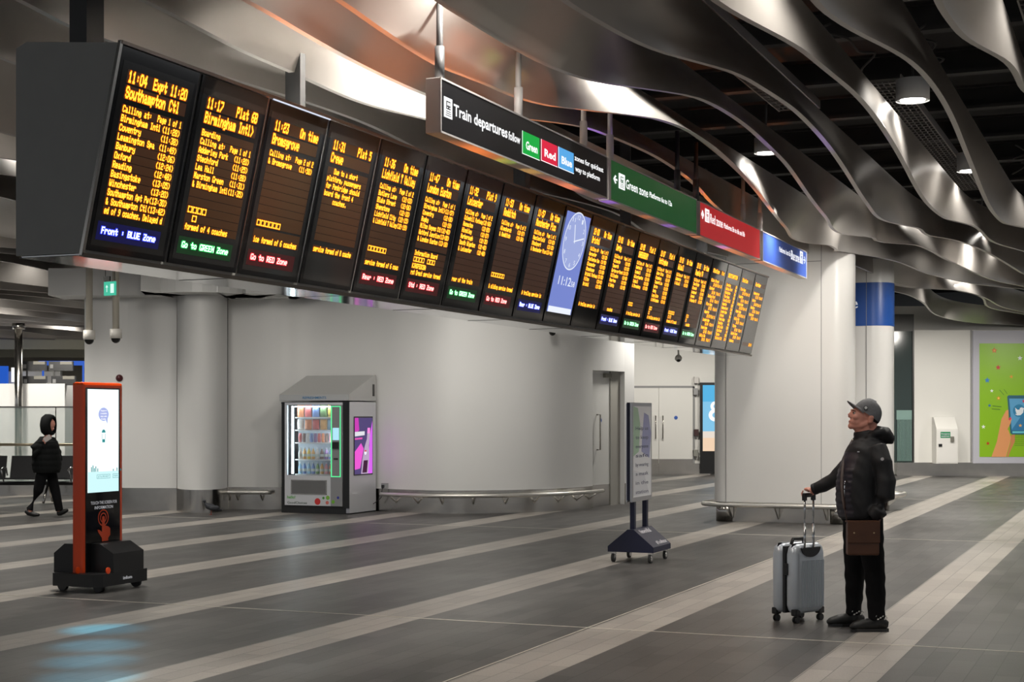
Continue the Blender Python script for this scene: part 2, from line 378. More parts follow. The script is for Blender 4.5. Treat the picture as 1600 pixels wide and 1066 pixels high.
pl = at_z(1112, 784, .3); P1 = Vector((pl.x, pl.y, 0))
pw = 2.07
t = pillar('wall_pillar', P1, -.02, pw+.03, .6, .28, 4.25)
for xx in (.22, 1.66): MB().box(xx-.004, xx+.004, -.004, .004, .3, 4.25).build('panel_seam', SEAM, t)
MB().box(.2, 1.66, -.004, .004, 3.88, 3.89).build('panel_seam', SEAM, t)
rt = thing('bump_rail', 'steel bump rail wrapped around the foot of the big white pillar', 'rail', P1, RQ)
ring = stadium(-.16, pw+.17, -.2, .8, .34, 8)
MB().tube([(x,y,.27) for x, y in ring+ring[:1]], .034, 12, cap=False).build('rail_tube', RAILM, rt)
for xx, yy in ((.3,.0),(1.0,0),(1.72,0)): MB().prism([(yy-.2,.26),(yy-.16,.24),(yy+.1,.05),(yy+.1,.22)], 'x', xx-.01, xx+.01).build('bracket', RAILM, rt)
pl = at_z(1330, 770, .3); P2 = Vector((pl.x-.8, pl.y+.33, 0))
t = pillar('wall_pillar_far', P2, 0, 1.52, .7, .33, 4.25)
o = MB().prism(stadium(-.006,1.526,-.006,.706,.336), 'z', 3.12, 3.85, 0, True).build('blue_band', mat('blue_band', (.008,.065,.30), .35), t); o.data.set_sharp_from_angle(angle=R(40)); o['label'] = 'blue band'
MB().box(1.12-.004, 1.12+.004, -.01, .004, .3, 4.25).build('panel_seam', SEAM, t)
lt = MB(); M = Matrix.Translation((0,-.012,0)) @ Matrix.Rotation(R(90), 4, 'X')
add_text(lt, 'e', M, .84, .98, 3.42, .2); lt.build('lettering', emi('letter_white', (.9,.9,.9), .5), t)
rt = thing('bump_rail', 'steel bump rail around the foot of the pillar with the blue band', 'rail', P2, RQ)
ring = stadium(-.1, 1.68, -.16, .86, .4, 8); MB().tube([(x,y,.27) for x, y in ring+ring[:1]], .04, 10, cap=False).build('rail_tube', RAILM, rt)
MB().prism([(1.4,.26),(1.66,.24),(1.4,.04)], 'y', .2, .26).build('bracket', RAILM, rt)
# right back wall
YR = 40.8
def X8(px): return (px-800)/F*YR
def Z8(py): return CH+(HZ-py)/F*YR
rw = MB().box(X8(1428), X8(1518), 0, .3, 0, 3.88).box(X8(1518), X8(1900), 0, .3, 0, 3.88).build('wall_right', CREAM, loc=(0,YR,0)); struct(rw)
MB().box(X8(1516.3), X8(1518), -.02, 0, .38, 3.88).build('panel_seam', SEAM, rw)
struct(MB().box(X8(1401), X8(1900), -.03, -.005, 0, .36).build('trim_8', STEEL, loc=(0,YR,0)))
gl = bpy.data.objects.new('window_1', None); col.objects.link(gl); struct(gl); gl.location = (0,YR,0)
MB().box(X8(1395), X8(1427), 0.02, .04, .36, 3.85).build('pane', mat('dark_glass', (.03,.045,.042), .12), gl)
MB().box(X8(1425.5), X8(1428), -.03, .05, .36, 3.85).build('window_frame', DARK, gl)
sl = MB()
for i in range(11): sl.box(X8(1402.5+i*2.1), X8(1403.4+i*2.1), 0, .02, .4, 1.55)
sl.box(X8(1401), X8(1425), 0.005, .02, 1.5, 1.75); sl.build('frosted_stripe', mat('frost', (.2,.32,.29), .6), gl)
MB().box(X8(1395), X8(1428), 0.0, .02, 3.85, 4.3).build('window_head', DARK, gl)
# ------------------------------------------------------------------ wavy ceiling fins
TR = {
 -5: [(37,0),(108,43),(1403,457),(1439,471),(1467,494),(1524,505),(1600,509)],
 -4: [(225,0),(400,91),(436,104),(569,163),(665,186),(760,214),(860,262),(930,316),(1439,452),(1481,452),(1532,463),(1566,480),(1600,488)],
 -3: [(400,8),(456,42),(541,90),(597,118),(665,148),(750,178),(836,188.6),(884,191),(927,203),(969,219.6),(1025,245),(1081,284),(1115,320),(1190,376),(1334,415),(1397,443),(1439,450),(1476,451)],
 -2: [(530,0),(597,48),(653,84),(698,110),(752,127),(800,151),(856,166),(913,174.5),(958,174.5),(997,179),(1053,194),(1096,217),(1138,250.5),(1180,296),(1200,322),(1228,356),(1251,378.5),(1273,390),(1298,391),(1321,385.5),(1341,386),(1394,407),(1453,429),(1529,445),(1600,452)],
 -1: [(681,0),(741,37),(800,73),(856,103),(913,124),(958,135),(991,138.5),(1039,140),(1081,149),(1124,169),(1166,197),(1200,228),(1228,256),(1265,308),(1290,339),(1318,367),(1346,378.5),(1366,380),(1380,374),(1394,373),(1420,380),(1481,407),(1552,438),(1600,448)],
 0: [(876,0),(941,37),(997,68),(1067,93),(1110,101),(1152,115),(1200,144),(1234,166),(1270,200),(1298.5,234),(1321,267),(1355,319),(1383,346),(1411,362),(1431,364.5),(1448,360),(1467,362),(1487,374),(1538,392.6),(1600,429)],
 1: [(1110,0),(1200,49),(1242,70),(1284,104),(1335,146),(1369,186),(1403,239),(1439,305),(1462,331),(1487,346),(1510,349),(1526.5,356),(1552,378.5),(1600,393)],
 2: [(1267.5,0),(1313,36.6),(1369,66),(1411,87),(1448,121),(1481.5,172),(1510,239),(1541,314),(1557.5,339),(1577,353),(1600,354.6)],
 3: [(1462,0),(1487,36.6),(1515,67.6),(1555,84),(1577,98.5),(1591,124),(1600,146)],
}
FIN_S1 = 46.0
def fin(k, q0, s0, s1, off, label, group=None, zb=4.0, zt=4.45, th=.045, name='ceiling_fin'):
    mb = MB(); n = int((s1-s0)/.16)+1; T = 5
    rows = []
    for i in range(n):
        s = s0+(s1-s0)*i/(n-1); w_ = off(s); r = []; h_ = min(max((s-19)/6, 0), 1); tp = h_*h_*(3-2*h_)*sum(off(s+d) for d in (-2,-1,0,1,2))/5 if name == 'ceiling_fin' else 0
        for side in (1, -1):
            for j in range(T+1):
                t = j/T; tt = t if side > 0 else 1-t
                q = q0+tp+(w_-tp)*(1-tt)**1.25+side*th/2
                r.append(SQ(s, q, zb+(zt-zb)*tt))
        rows.append(r)
    C = 2*(T+1); vs = [p for r in rows for p in r]; fs = []; mi = []
    for i in range(n-1):
        for c in range(C):
            fs.append((i*C+c, i*C+(c+1) % C, (i+1)*C+(c+1) % C, (i+1)*C+c)); mi.append(1 if c == C-1 else 0)
    mb.keep = 1
    b = len(mb.v); mb.v += [tuple(v) for v in vs]
    for f, m_ in zip(fs, mi): mb.f.append(list(f)); mb.m.append(m_); mb.sm.append(True)
    mb.f.append(list(range(C))); mb.m.append(0); mb.sm.append(False)
    mb.f.append(list(range((n-1)*C, n*C))[::-1]); mb.m.append(0); mb.sm.append(False)
    # butt joints between the panels of one fin
    o = mb.build(name, [FINM, FINR]); o.data.set_sharp_from_angle(angle=R(50))
    return tag(o, label, 'ceiling fin', group)
def smooth_off(k):
    q0 = QK(k); P = []
    for x, y in TR[k]:
        p = at_z(x, y, 4.0); s, q = sq_of(p.x, p.y); P.append((s, q-q0))
    P += {-4:[(20,.15),(23,-.1),(26,.5)], -5:[(11,.1),(14,-.2),(17,.2),(20,-.1),(24,.3),(27,.6)]}.get(k, [])
    P.sort()
    def f(s):
        if s <= P[0][0]: a = P[0][0]-s; return P[0][1]*math.exp(-a*.4)
        if s >= P[-1][0]: a = s-P[-1][0]; return P[-1][1]+.09*a+.22*math.sin(a*.8)
        for i in range(len(P)-1):
            if P[i][0] <= s <= P[i+1][0]:
                x0, y0 = P[i]; x1, y1 = P[i+1]; h = max(x1-x0, 1e-4)
                m0 = (y1-P[i-1][1])/max(x1-P[i-1][0], .05) if i else (y1-y0)/h
                m1 = (P[i+2][1]-y0)/max(P[i+2][0]-x0, .05) if i < len(P)-2 else (y1-y0)/h
                t = (s-x0)/h
                return (2*t**3-3*t*t+1)*y0+(t**3-2*t*t+t)*h*m0+(-2*t**3+3*t*t)*y1+(t**3-t*t)*h*m1
        return 0
    # light smoothing of the curve
    return lambda s: sum(f(s+d)*w_ for d, w_ in ((-.3,.2),(-.15,.2),(0,.2),(.15,.2),(.3,.2)))
FL = {3:'wavy metal ceiling fin in the top right corner of the photo', 2:'wavy metal ceiling fin just right of the big drum lamp',
 1:'wavy metal ceiling fin with bright scallops just left of the big drum lamp', 0:'wavy metal ceiling fin, second to the left of the big drum lamp',
 -1:'wavy metal ceiling fin with purple-lit rim, third left of the big drum lamp',
 -2:'wavy metal ceiling fin passing right above the black train departures sign, bright in its middle',
 -3:'wavy metal ceiling fin with strong orange rim meeting the black train departures sign',
 -4:'wavy metal ceiling fin directly above the departure board, with a bright patch',
 -5:'wavy metal ceiling fin above the near end of the departure board'}
for k in TR: fin(k, QK(k), 5.0, FIN_S1, smooth_off(k), FL[k])
for k in (4, 5): fin(k, QK(k), 10, FIN_S1, lambda s, k=k: .25*math.sin(s*.8+k), 'wavy metal ceiling fin beyond the right edge of the photo', 'fins outside the frame')
for i in range(26):
    q0 = QK(-5)-1.28*(i+1)
    fin(-6-i, q0, 6 if i < 8 else 9, 44, lambda s, i=i: .5*math.sin(s*.42+i*.75)+.25*math.sin(s*.9+i*.4),
        'wavy pale ceiling fin far left, behind and beneath the departure board', 'left-hand ceiling fins', zb=4.05, zt=4.75)
# structure above
struct(MB().quad((-20,-45,5.9),(80,-45,5.9),(80,75,5.9),(-20,75,5.9)).build('ceiling', CEILM, rz=RS))
for i in range(22):
    s = 5+i*2.0
    tag(MB().box(s-.08, s+.08, -4, 12, 5.25, 5.29).box(s-.012, s+.012, -4, 12, 5.29, 5.5).box(s-.08, s+.08, -4, 12, 5.5, 5.53).build('ceiling_beam', BEAM, rz=RS),
        'dark steel beam above the wavy ceiling fins', 'beam', 'steel beams above the ceiling fins')
for i, (s, q, l, wd) in enumerate([(9.5,-1.9,3.4,.5),(13.2,-.7,6,.6),(16,-2.6,8,.5),(12,-3.6,5,.45),(20.5,-.6,9,.6),(13,1.9,8,.5)]):
    mb = MB()
    n = int(l/.16)
    for j in range(n+1): mb.box(s+j*.16-.006, s+j*.16+.006, -q-wd/2, -q+wd/2, 5.0, 5.012)
    for j in range(9):
        y = -q-wd/2+wd*j/8; mb.box(s, s+l, y-.005, y+.005, 5.012, 5.022)
    for y in (-q-wd/2, -q+wd/2): mb.box(s, s+l, y-.008, y+.008, 5.0, 5.09)
    tag(mb.build('cable_tray', mat('tray_wire', (.25,.23,.22), .5, .5), rz=RS), 'wire mesh cable tray hung above the ceiling fins', 'cable tray', 'cable trays above the fins')
for i, (s, q, a, b) in enumerate([(15.0,.35,.9,.42),(17.2,.62,.7,.5),(18.8,.8,.7,.4),(20.6,1.0,.7,.4),(22.8,1.2,.8,.4)]):
    tag(MB().box(s, s+a, -q, -q+b, 4.95, 5.2, bev=.01).build('ceiling_duct', DUCT, rz=RS), 'pale duct panel above the wavy fins near the drum lamp', 'duct', 'duct panels above the fins')
tag(MB().tube([(18,-3.2,5.05),(28,-3.4,5.05)], .12, 12).build('duct_pipe', DUCT, rz=RS), 'ribbed round duct above the fins at the right', 'duct')
cb = MB(); random.seed(3)
for i in range(14):
    s = 10+random.random()*14; q = -3+random.random()*5; P = [(s,-q,5.16)]
    for j in range(7): P.append((P[-1][0]+.35, P[-1][1]+random.uniform(-.25,.25), 5.14+random.uniform(-.02,.06)))
    cb.tube(catmull(P, 4), .012, 5)
tag(cb.build('hanging_cables', BEAM, rz=RS), 'tangle of dark cables hanging above the ceiling fins', 'cables', kind='stuff')
# drum lamps
def drum(px, py, z, r, h, label):
    p = at_z(px, py, z); t = thing('drum_lamp', label, 'lamp', (p.x, p.y, z))
    mb = MB(); mb.tube([(0,0,0),(0,0,h)], [r, r], 28); mb.f.pop(-2); mb.m.pop(-2); mb.sm.pop(-2)
    mb.build('lamp_shade', mat('lamp_shade', (.75,.75,.75), .5), t)
    MB().tube([(0,0,.012),(0,0,.02)], [r*.97, r*.97], 24).build('lamp_ring', mat('lamp_ring', (.25,.25,.25), .6), t)
    MB().tube([(0,0,.004),(0,0,.011)], [r*.74, r*.74], 24).build('diffuser', emi('lamp_glow', (1,.96,.9), 14), t)
    MB().cyl(0,0,h,5.3-z,.012,8).build('rod', DARK, t)
    spot((p.x, p.y, z-.02), 60, 140, .5, rad=r*.7)
drum(1426, 158, 4.55, .155, .2, 'big drum-shaped ceiling lamp glowing between two wavy fins, upper right')
drum(1197, 240, 4.5, .13, .17, 'small drum ceiling lamp half hidden by a fin, above the red zone sign')
drum(1516, 268, 4.6, .16, .22, 'drum ceiling lamp half hidden behind a fin, near the right edge')
drum(1534, 364, 4.3, .12, .05, 'flat lit ceiling lamp far away under the fins at right')

# ------------------------------------------------------------------ departure board
LEDY = emi('led_yellow', (1,.46,.03), 2.6); LEDO = emi('led_orange_halo', (1,.16,.0), 1.0)
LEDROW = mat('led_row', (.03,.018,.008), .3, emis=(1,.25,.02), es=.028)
GLOSS = mat('gloss_black', (.006,.006,.007), .06, spec=.6)
PANELG = mat('panel_glass', (.022,.022,.022), .07, spec=.7)
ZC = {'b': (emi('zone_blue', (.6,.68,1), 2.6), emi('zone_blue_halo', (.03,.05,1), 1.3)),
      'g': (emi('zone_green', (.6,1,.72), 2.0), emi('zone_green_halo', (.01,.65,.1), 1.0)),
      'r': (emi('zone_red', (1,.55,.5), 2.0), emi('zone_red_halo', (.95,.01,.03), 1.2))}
PT = Vector((-2.094, 8.2, 0)); PW = .7526; NP = 20; BL = PW*NP
ZT, ZB, YB = 3.595, 2.4815, .2516; HF = math.hypot(ZT-ZB, YB)
board = thing('departure_board', 'long black departure board with rows of orange train times hanging above the concourse', 'departure board', PT, RS)
up = Vector((0, -YB, ZT-ZB)).normalized(); nm = Vector((1,0,0)).cross(up)
def FM(x0, lift=0):
    """panel plane: X along the board, Y up its face from the bottom edge, Z outwards"""
    o = Vector((x0, YB, ZB))+nm*lift
    return Matrix(((1,up.x,nm.x,o.x),(0,up.y,nm.y,o.y),(0,up.z,nm.z,o.z),(0,0,0,1)))
cab = MB().prism([(YB+.006,ZB),(.006,ZT),(.62,ZT+.06),(.693,ZT+.03),(.693,ZB)], 'x', 0, BL)
cab.build('cabinet', CABINET, board)
MB().box(.02, BL-.02, YB+.02, .67, ZB-.012, ZB-.001).build('mirror_underside', mat('mirror_metal', (.55,.56,.57), .09, 1), board)['label'] = 'polished metal underside'
um = MB()
for i in range(0, NP, 2): um.box(i*PW, i*PW+.008, YB+.02, .67, ZB-.014, ZB-.011)
um.build('panel_seam', SEAM, board)
e_ = MB(); Mx = FM(0); e_.box(-.012, .012, -.012, HF+.01, -.004, .014).xf(Mx); e_.build('edge_trim', STEEL, board)
e_ = MB().box(0, BL, HF-.004, HF+.014, -.004, .02).xf(FM(0)); e_.build('top_trim', mat('trim_bronze', (.30,.25,.22), .3, 1), board)
e_ = MB().box(0, BL, -.02, .004, -.01, .02).xf(FM(0)); e_.build('bottom_trim', mat('trim_dark', (.16,.14,.12), .35, 1), board)
MB().box(2*PW+.02, 3*PW-.02, HF-.014, HF-.006, .02, .03).xf(FM(0)).build('strip_light', emi('strip', (.8,.85,1), .9), board)
BIG = [(.888,.835),(.815,.76)]
def VY(v): return HF*(1-v)
L_, C_ = 'L', 'C'
def std(tm, st, dest, rows, zone=None, foot=None):
    """rows: list of (row index, left text, right text)"""
    r = [(.112,.165,tm,'L',.14), (.112,.165,st,'R',.86), (.185,.24,dest,'L',.14)]
    for i, a, b in rows:
        v = .275+.0445*i
        if a: r.append((v, v+.032, a, 'L', .14))
        if b: r.append((v, v+.032, b, 'R', .86))
    return r, zone
CA_ = 'Calling at:'
PANELS = [
 std('11:04','Expt 11:20','Southampton Ctl',[(0,CA_,'Page 1 of 1'),(1,'Birmingham Intl','(11:28)'),(2,'Coventry','(11:38)'),(3,'Leamington Spa','(11:49)'),(4,'Banbury','(12:06)'),(5,'Oxford','(12:24)'),(6,'Reading','(12:48)'),(7,'Basingstoke','(13:05)'),(8,'Winchester','(13:20)'),(9,'Southampton Apt Pw','(13:30)'),(10,'& Southampton Ctl','(13:42)'),(11,'ed of 9 coaches. Delayed d','')],('b','Front : BLUE Zone')),
 std('11:17','Plat 6B','Birmingham Intl>',[(0,'Boarding',''),(1,CA_,'Page 1 of 1'),(2,'Adderley Park','(11:20)'),(3,'Stechford','(11:25)'),(4,'Lea Hall','(11:28)'),(5,'Marston Green','(11:31)'),(6,'& Birmingham Intl','(11:35)'),(9,'[][][][]',''),(10,'   []',''),(11,'formed of 4 coaches','')],('g','Go to GREEN Zone')),
 std('11:23','On time','Bromsgrove',[(0,CA_,'Page 2 of 2'),(1,'& Bromsgrove','(11:50)'),(8.8,'[][][][][][]',''),(10.9,'ice formed of 6 coaches','')],('r','Go to RED Zone')),
 std('11:31','Plat 5','Crewe',[(0,'    Due to a short',''),(1,'platform, passengers',''),(2,'for Penkridge should',''),(3,'board the front 4',''),(4,'       coaches.',''),(10.6,'service formed of 8 coache','')]),
 std('11:36','On time','Lichfield T Valley',[(0,CA_,'Page 2 of 2'),(1,'Butlers Lane','(12:03)'),(2,'Blake Street','(12:06)'),(3,'Shenstone','(12:10)'),(4,'Lichfield City','(12:15)'),(5,'& Lichfield T Valley','(12:19)'),(9,'[][][][][][]',''),(11,'service formed of 6 coac','')],('r','Rear : RED Zone')),
 std('11:47','On time','London Euston',[(0,CA_,'Page 1 of 1'),(1,'Birmingham Intl>','(11:57)'),(2,'Coventry','(12:08)'),(3,'Rugby','(12:19)'),(4,'Milton Keynes Ctl','(12:40)'),(5,'Watford Junction','(13:00)'),(6,'& London Euston','(13:18)'),(8.2,'Information Board',''),(9.2,'[][][][]  [][][]',''),(10.2,'KJHGFEDCBA',''),(11.2,'rst Great service formed','')],('r','Std : RED Zone')),
 std('11:52','Plat 9','Leicester',[(0,CA_,'Page 1 of 2'),(1,'Coleshill Parkway','(12:06)'),(2,'Nuneaton','(12:20)'),(3,'Hinckley','(12:27)'),(4,'Narborough','(12:35)'),(5,'South Wigston','(12:40)'),(6,'& Leicester','(12:48)'),(11,'rear of the train','')],('g','Go to GREEN Zone')),
 std('11:53','On time','Redditch',[(0,CA_,'Page 2 of 2'),(1,'Alvechurch','(12:27)'),(2,'& Redditch','(12:34)'),(9,'[][][][][][]',''),(11,'& sliding service formed','')],('r','Go to RED Zone')),
 std('11:57','On time','Manchester Picc',[(0,CA_,'Page 1 of 1'),(1,'Macclesfield','(13:20)'),(2,'Stockport','(13:33)'),(3,'& Manchester Picc','(13:44)'),(11,'A trolley service is','')],('b','Rear : BLUE Zone')),
 None,
 std('12:00','On time','Bristol',[(0,CA_,'Page 1 of 2'),(1,'Worcester','(12:33)'),(2,'Cheltenham Spa','(12:50)'),(3,'Gloucester','(13:05)'),(4,'Stonehouse','(13:20)'),(5,'Bristol Parkway','(13:35)'),(6,'Filton','(13:41)'),(7,'Bristol','(13:50)'),(11,'A trolley service is','')]),
 std('12:01','On time','Derby',[(0,CA_,'Page 1 of 1'),(1,'Wilnecote','(12:20)'),(2,'Tamworth','(12:25)'),(3,'Burton-on-Trent','(12:37)'),(4,'Willington','(12:45)'),(5,'Peartree','(12:50)'),(6,'& Derby','(12:55)'),(11,'      coaches','')],('b','Front : BLUE Zone')),
 std('12:05','Plat 2','SHREWSBURY',[(0,CA_,'Page 1 of 1'),(1,'Smethwick','(12:12)'),(2,'Sandwell','(12:18)'),(3,'Wolverhampton','(12:24)'),(4,'Codsall','(12:32)'),(5,'& Shrewsbury','(13:05)'),(9,'[][][]',''),(11,'A trolley service is','')],('g','Go to GREEN Zone')),
 std('12:07','Plat 4','Nottingham',[(0,CA_,'Page 1 of 1'),(1,'Water Orton','(12:14)'),(2,'Kingsbury','(12:19)'),(3,'Tamworth Low','(12:25)'),(4,'Burton','(12:37)'),(5,'Derby','(12:50)'),(6,'Long Eaton','(13:01)'),(7,'& Nottingham','(13:14)'),(9,'[][]',''),(10,'[]',''),(11,'A trolley service is','')],('r','Go to RED Zone')),
 std('12:10','On time','Walsall',[(0,CA_,'Page 1 of 1'),(1,'Duddeston','(12:14)'),(2,'& Walsall','(12:35)'),(9,'[][][][][]',''),(10,' [] []',''),(11,'formed of 5 coach','')],('b','Front : BLUE Zone')),
 std('12:12','On time','Rugeley TV',[(0,CA_,'Page 1 of 2'),(1,'Tame Bridge','(12:25)'),(2,'Bloxwich','(12:40)'),(3,'Landywood','(12:45)'),(4,'Cannock','(12:50)'),(5,'& Rugeley TV','(13:05)'),(9,'[][]',''),(10,'[]',''),(11,'   coaches','')],('g','Go to GREEN Zone')),
]
def lst(hd, hr, n, seed, two=True):
    random.seed(seed); names = ['Aberystwyth','Banbury','Bescot Stadium','Blake Street','Bournville','Cosford','Coseley','Dudley Port','Erdington','Five Ways','Gravelly Hill','Hampton','Hednesford','Longbridge','Oxford','Penkridge','Reading','Selly Oak','Stafford','Tipton','Telford Ctl','Wylde Green']
    r = [(.112,.155,hd,'L',.14)]+([(.118,.155,hr,'R',.86)] if hr else [])
    for i in range(n):
        v = .225+.0445*i
        if two and i % 2: r += [(v,v+.032,'12:%02d' % random.randrange(60),'L',.32), (v,v+.032,'Plat %d' % random.randint(1,12),'R',.86)]
        elif two: r.append((v,v+.032,names[(seed*3+i) % 22],'L',.14))
        else: r += [(v,v+.032,names[(seed*3+i) % 22],'L',.14), (v,v+.032,'%d%s' % (random.randint(1,12), 'AB'[i % 2]),'R',.86)]
    return r
PANELS += [(lst('Station', 'Plat', 16, 1), None), (lst('DESTINATION', '', 15, 2, False), None), (lst('Station', '', 15, 3), None), (lst('Further', '', 8, 4)+[(.86,.895,'12:14','R',.8)], None)]
def tw(s): return .047*len(s)
for i, P in enumerate(PANELS):
    x0 = i*PW; M0 = FM(x0)
    pn = MB().box(.018, PW-.018, .02, HF-.012, 0, .012).xf(M0).build('display_panel' if P else 'clock_panel', GLOSS, board)
    if P is None:
        MB().box(.075*PW, .93*PW, .105*HF, .955*HF, .012, .016).xf(M0).build('clock_screen', emi('clock_blue', (.25,.33,.86), .72), pn)
        MB().box(.09*PW, .9*PW, .105*HF, .155*HF, .016, .018).xf(M0).build('white_strip', emi('clock_white', (.85,.9,1), 1.0), pn)
        fc = MB(); cx, cy, r = .5*PW, .725*HF, .375*PW
        fc.add([M0 @ Vector((cx+r*math.cos(R(a)), cy+r*math.sin(R(a)), .0165)) for a in range(0,360,8)], [tuple(range(45))])
        fc.build('clock_face', emi('clock_pale', (.42,.5,.9), .8), pn)
        h = MB(); n = 60
        for a in range(n):
            a0 = 2*math.pi*a/n; a1 = 2*math.pi*(a+1)/n
            h.add([M0 @ Vector((cx+rr*math.cos(t), cy+rr*math.sin(t), .019)) for rr, t in ((r,a0),(r,a1),(r*.96,a1),(r*.96,a0))], [(0,1,2,3)])
        for num in range(1, 13):
            a = R(90-30*num); s_ = str(num); wd = .035*len(s_)
            add_text(h, s_, M0, cx+r*.82*math.cos(a)-wd/2, cx+r*.82*math.cos(a)+wd/2, cy+r*.82*math.sin(a)-.022, .045, 0, 0, .019)
        def hand(ang, ln, wd):
            d = Vector((math.cos(ang), math.sin(ang))); nn = Vector((-d.y, d.x))*wd
            pts = [Vector((cx,cy))-d*.02+nn, Vector((cx,cy))-d*.02-nn, Vector((cx,cy))+d*ln-nn, Vector((cx,cy))+d*ln+nn]
            h.add([M0 @ Vector((p.x,p.y,.021)) for p in pts], [(0,1,2,3)])
        hand(R(90-336), r*.6, .008); hand(R(90-78), r*.86, .006)
        add_text(h, '11:12', M0, .24*PW, .68*PW, .345*HF, .088, .008, 0, .019); add_text(h, '58', M0, .70*PW, .83*PW, .345*HF, .055, .004, 0, .019)
        h.build('clock_hands', emi('clock_white', (.85,.9,1), 1.0), pn)
        continue
    rows, zone = P
    MB().box(.06*PW, .935*PW, .045*HF, .93*HF, .0122, .0135).xf(M0).build('display_glass', PANELG, pn)
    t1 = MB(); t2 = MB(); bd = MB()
    used = sorted(set((a, b) for a, b, *_ in rows))
    for a, b in used: bd.box(.125*PW, .88*PW, VY(b)-.006, VY(a)+.005, .0136, .0142)
    if i in (1, 2, 3, 4, 5, 6, 7, 8, 10, 11, 12, 13, 14, 15) :
        for j in range(12):
            v = .275+.0445*j
            if not any(abs(a-v) < .03 for a, b in used): bd.box(.125*PW, .88*PW, VY(v+.032)-.006, VY(v)+.005, .0136, .0142)
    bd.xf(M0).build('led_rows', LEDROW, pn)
    for a, b, s, al, u in rows:
        big = (b-a) > .04; cw = (.0435 if big else .0315)*PW*(1.0 if i < 16 else 1.3)
        lead = len(s)-len(s.lstrip()); s2 = s.strip(); wd = min(cw*len(s2), .70*PW if sum(1 for rr in rows if rr[0] == a) == 1 else (.49*PW if al == 'L' else (.42 if big else .3)*PW))
        if al == 'L': xa = u*PW+lead*cw*.8; xb = xa+wd
        else: xb = u*PW; xa = xb-wd
        hgt = VY(a)-VY(b)
        led(t1, s2, M0, xa, xb, VY(b), hgt, .22, .0165)
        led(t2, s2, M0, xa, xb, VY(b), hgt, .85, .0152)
    t1.build('led_text', LEDY, pn); t2.build('led_text_halo', LEDO, pn)  # second, fatter lettering is the orange glow, put in as emissive shapes
    if zone:
        zc, zt_ = zone; xb = (.80 if len(zt_) > 14 else .74)*PW
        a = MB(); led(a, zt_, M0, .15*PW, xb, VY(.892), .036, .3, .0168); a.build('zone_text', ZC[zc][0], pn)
        MB().box(.10*PW, .86*PW, VY(.925), VY(.835), .0136, .0140).xf(M0).build('zone_glow_strip', mat('zs_'+zc, (.01,.01,.01), .3, emis={'b':(.0,.0,.6),'g':(0,.3,.04),'r':(.5,0,.01)}[zc], es=.08), pn)  # soft glow around the zone line, put in as a dim emissive band
        a = MB(); led(a, zt_, M0, .15*PW, xb, VY(.892), .036, 1.5, .0152); a.build('zone_text_halo', ZC[zc][1], pn)  # widened letters imitate the coloured glow of the zone text
# posts carrying the board
for a, b, wd in [(.35,.55,.13),(2.55,.45,.06),(6.6,.4,.10),(9.9,.45,.03),(13.1,.45,.10)]:
    MB().box(a, a+wd*1.2, b-.06, b+.06, ZT, 4.9).build('hanger_post', mat('post_dark', (.07,.07,.072), .45, .3), board)
# ------------------------------------------------------------------ hanging zone signs
SY = 9.75; SX0 = 687.0
SP = Vector(((SX0-800)/F*SY, SY, 0))
def s_of(px): return SY/CA*((1797-SX0)/(1797-px)-1)
def pz(px, py): return CH+(HZ-py)/F*(SY+s_of(px)*CA)
SZT, SZB = 3.753, 3.40
FRAME = mat('sign_frame', (.50,.48,.47), .4, .4)
WLET = emi('sign_white', (1,1,1), 1.15)
def Msign(): return Matrix(((1,0,0,0),(0,0,-1,0),(0,1,0,0),(0,0,0,1)))   # local X along, Y up, facing -Y
def sbox(px, pw, ya, yb):  # pixel box measured at its left side
    return s_of(px), s_of(pw), pz(px, yb), pz(px, ya)
def train_icon(mb, bg, px0, px1, ya, yb, d):
    x0, x1, z0, z1 = sbox(px0, px1, ya, yb); M = Msign(); w_ = x1-x0; h = z1-z0
    def bx(m, a, b, c, e, y): m.box(x0+w_*a, x0+w_*b, y-.001, y, z0+h*c, z0+h*e)
    bx(mb, 0, 1, 0, 1, -d-.002)
    for a, b, c, e in ((.25,.75,.42,.82),): bx(bg, a, b, c, e, -d-.004)
    for a, b, c, e in ((.32,.47,.6,.76),(.53,.68,.6,.76),(.32,.42,.47,.53),(.58,.68,.47,.53)): bx(mb, a, b, c, e, -d-.006)
    for c in (.3,.2,.1): bx(bg, .22-.05*(.3-c)*10/2, .78+.05*(.3-c)*10/2, c, c+.035, -d-.004)
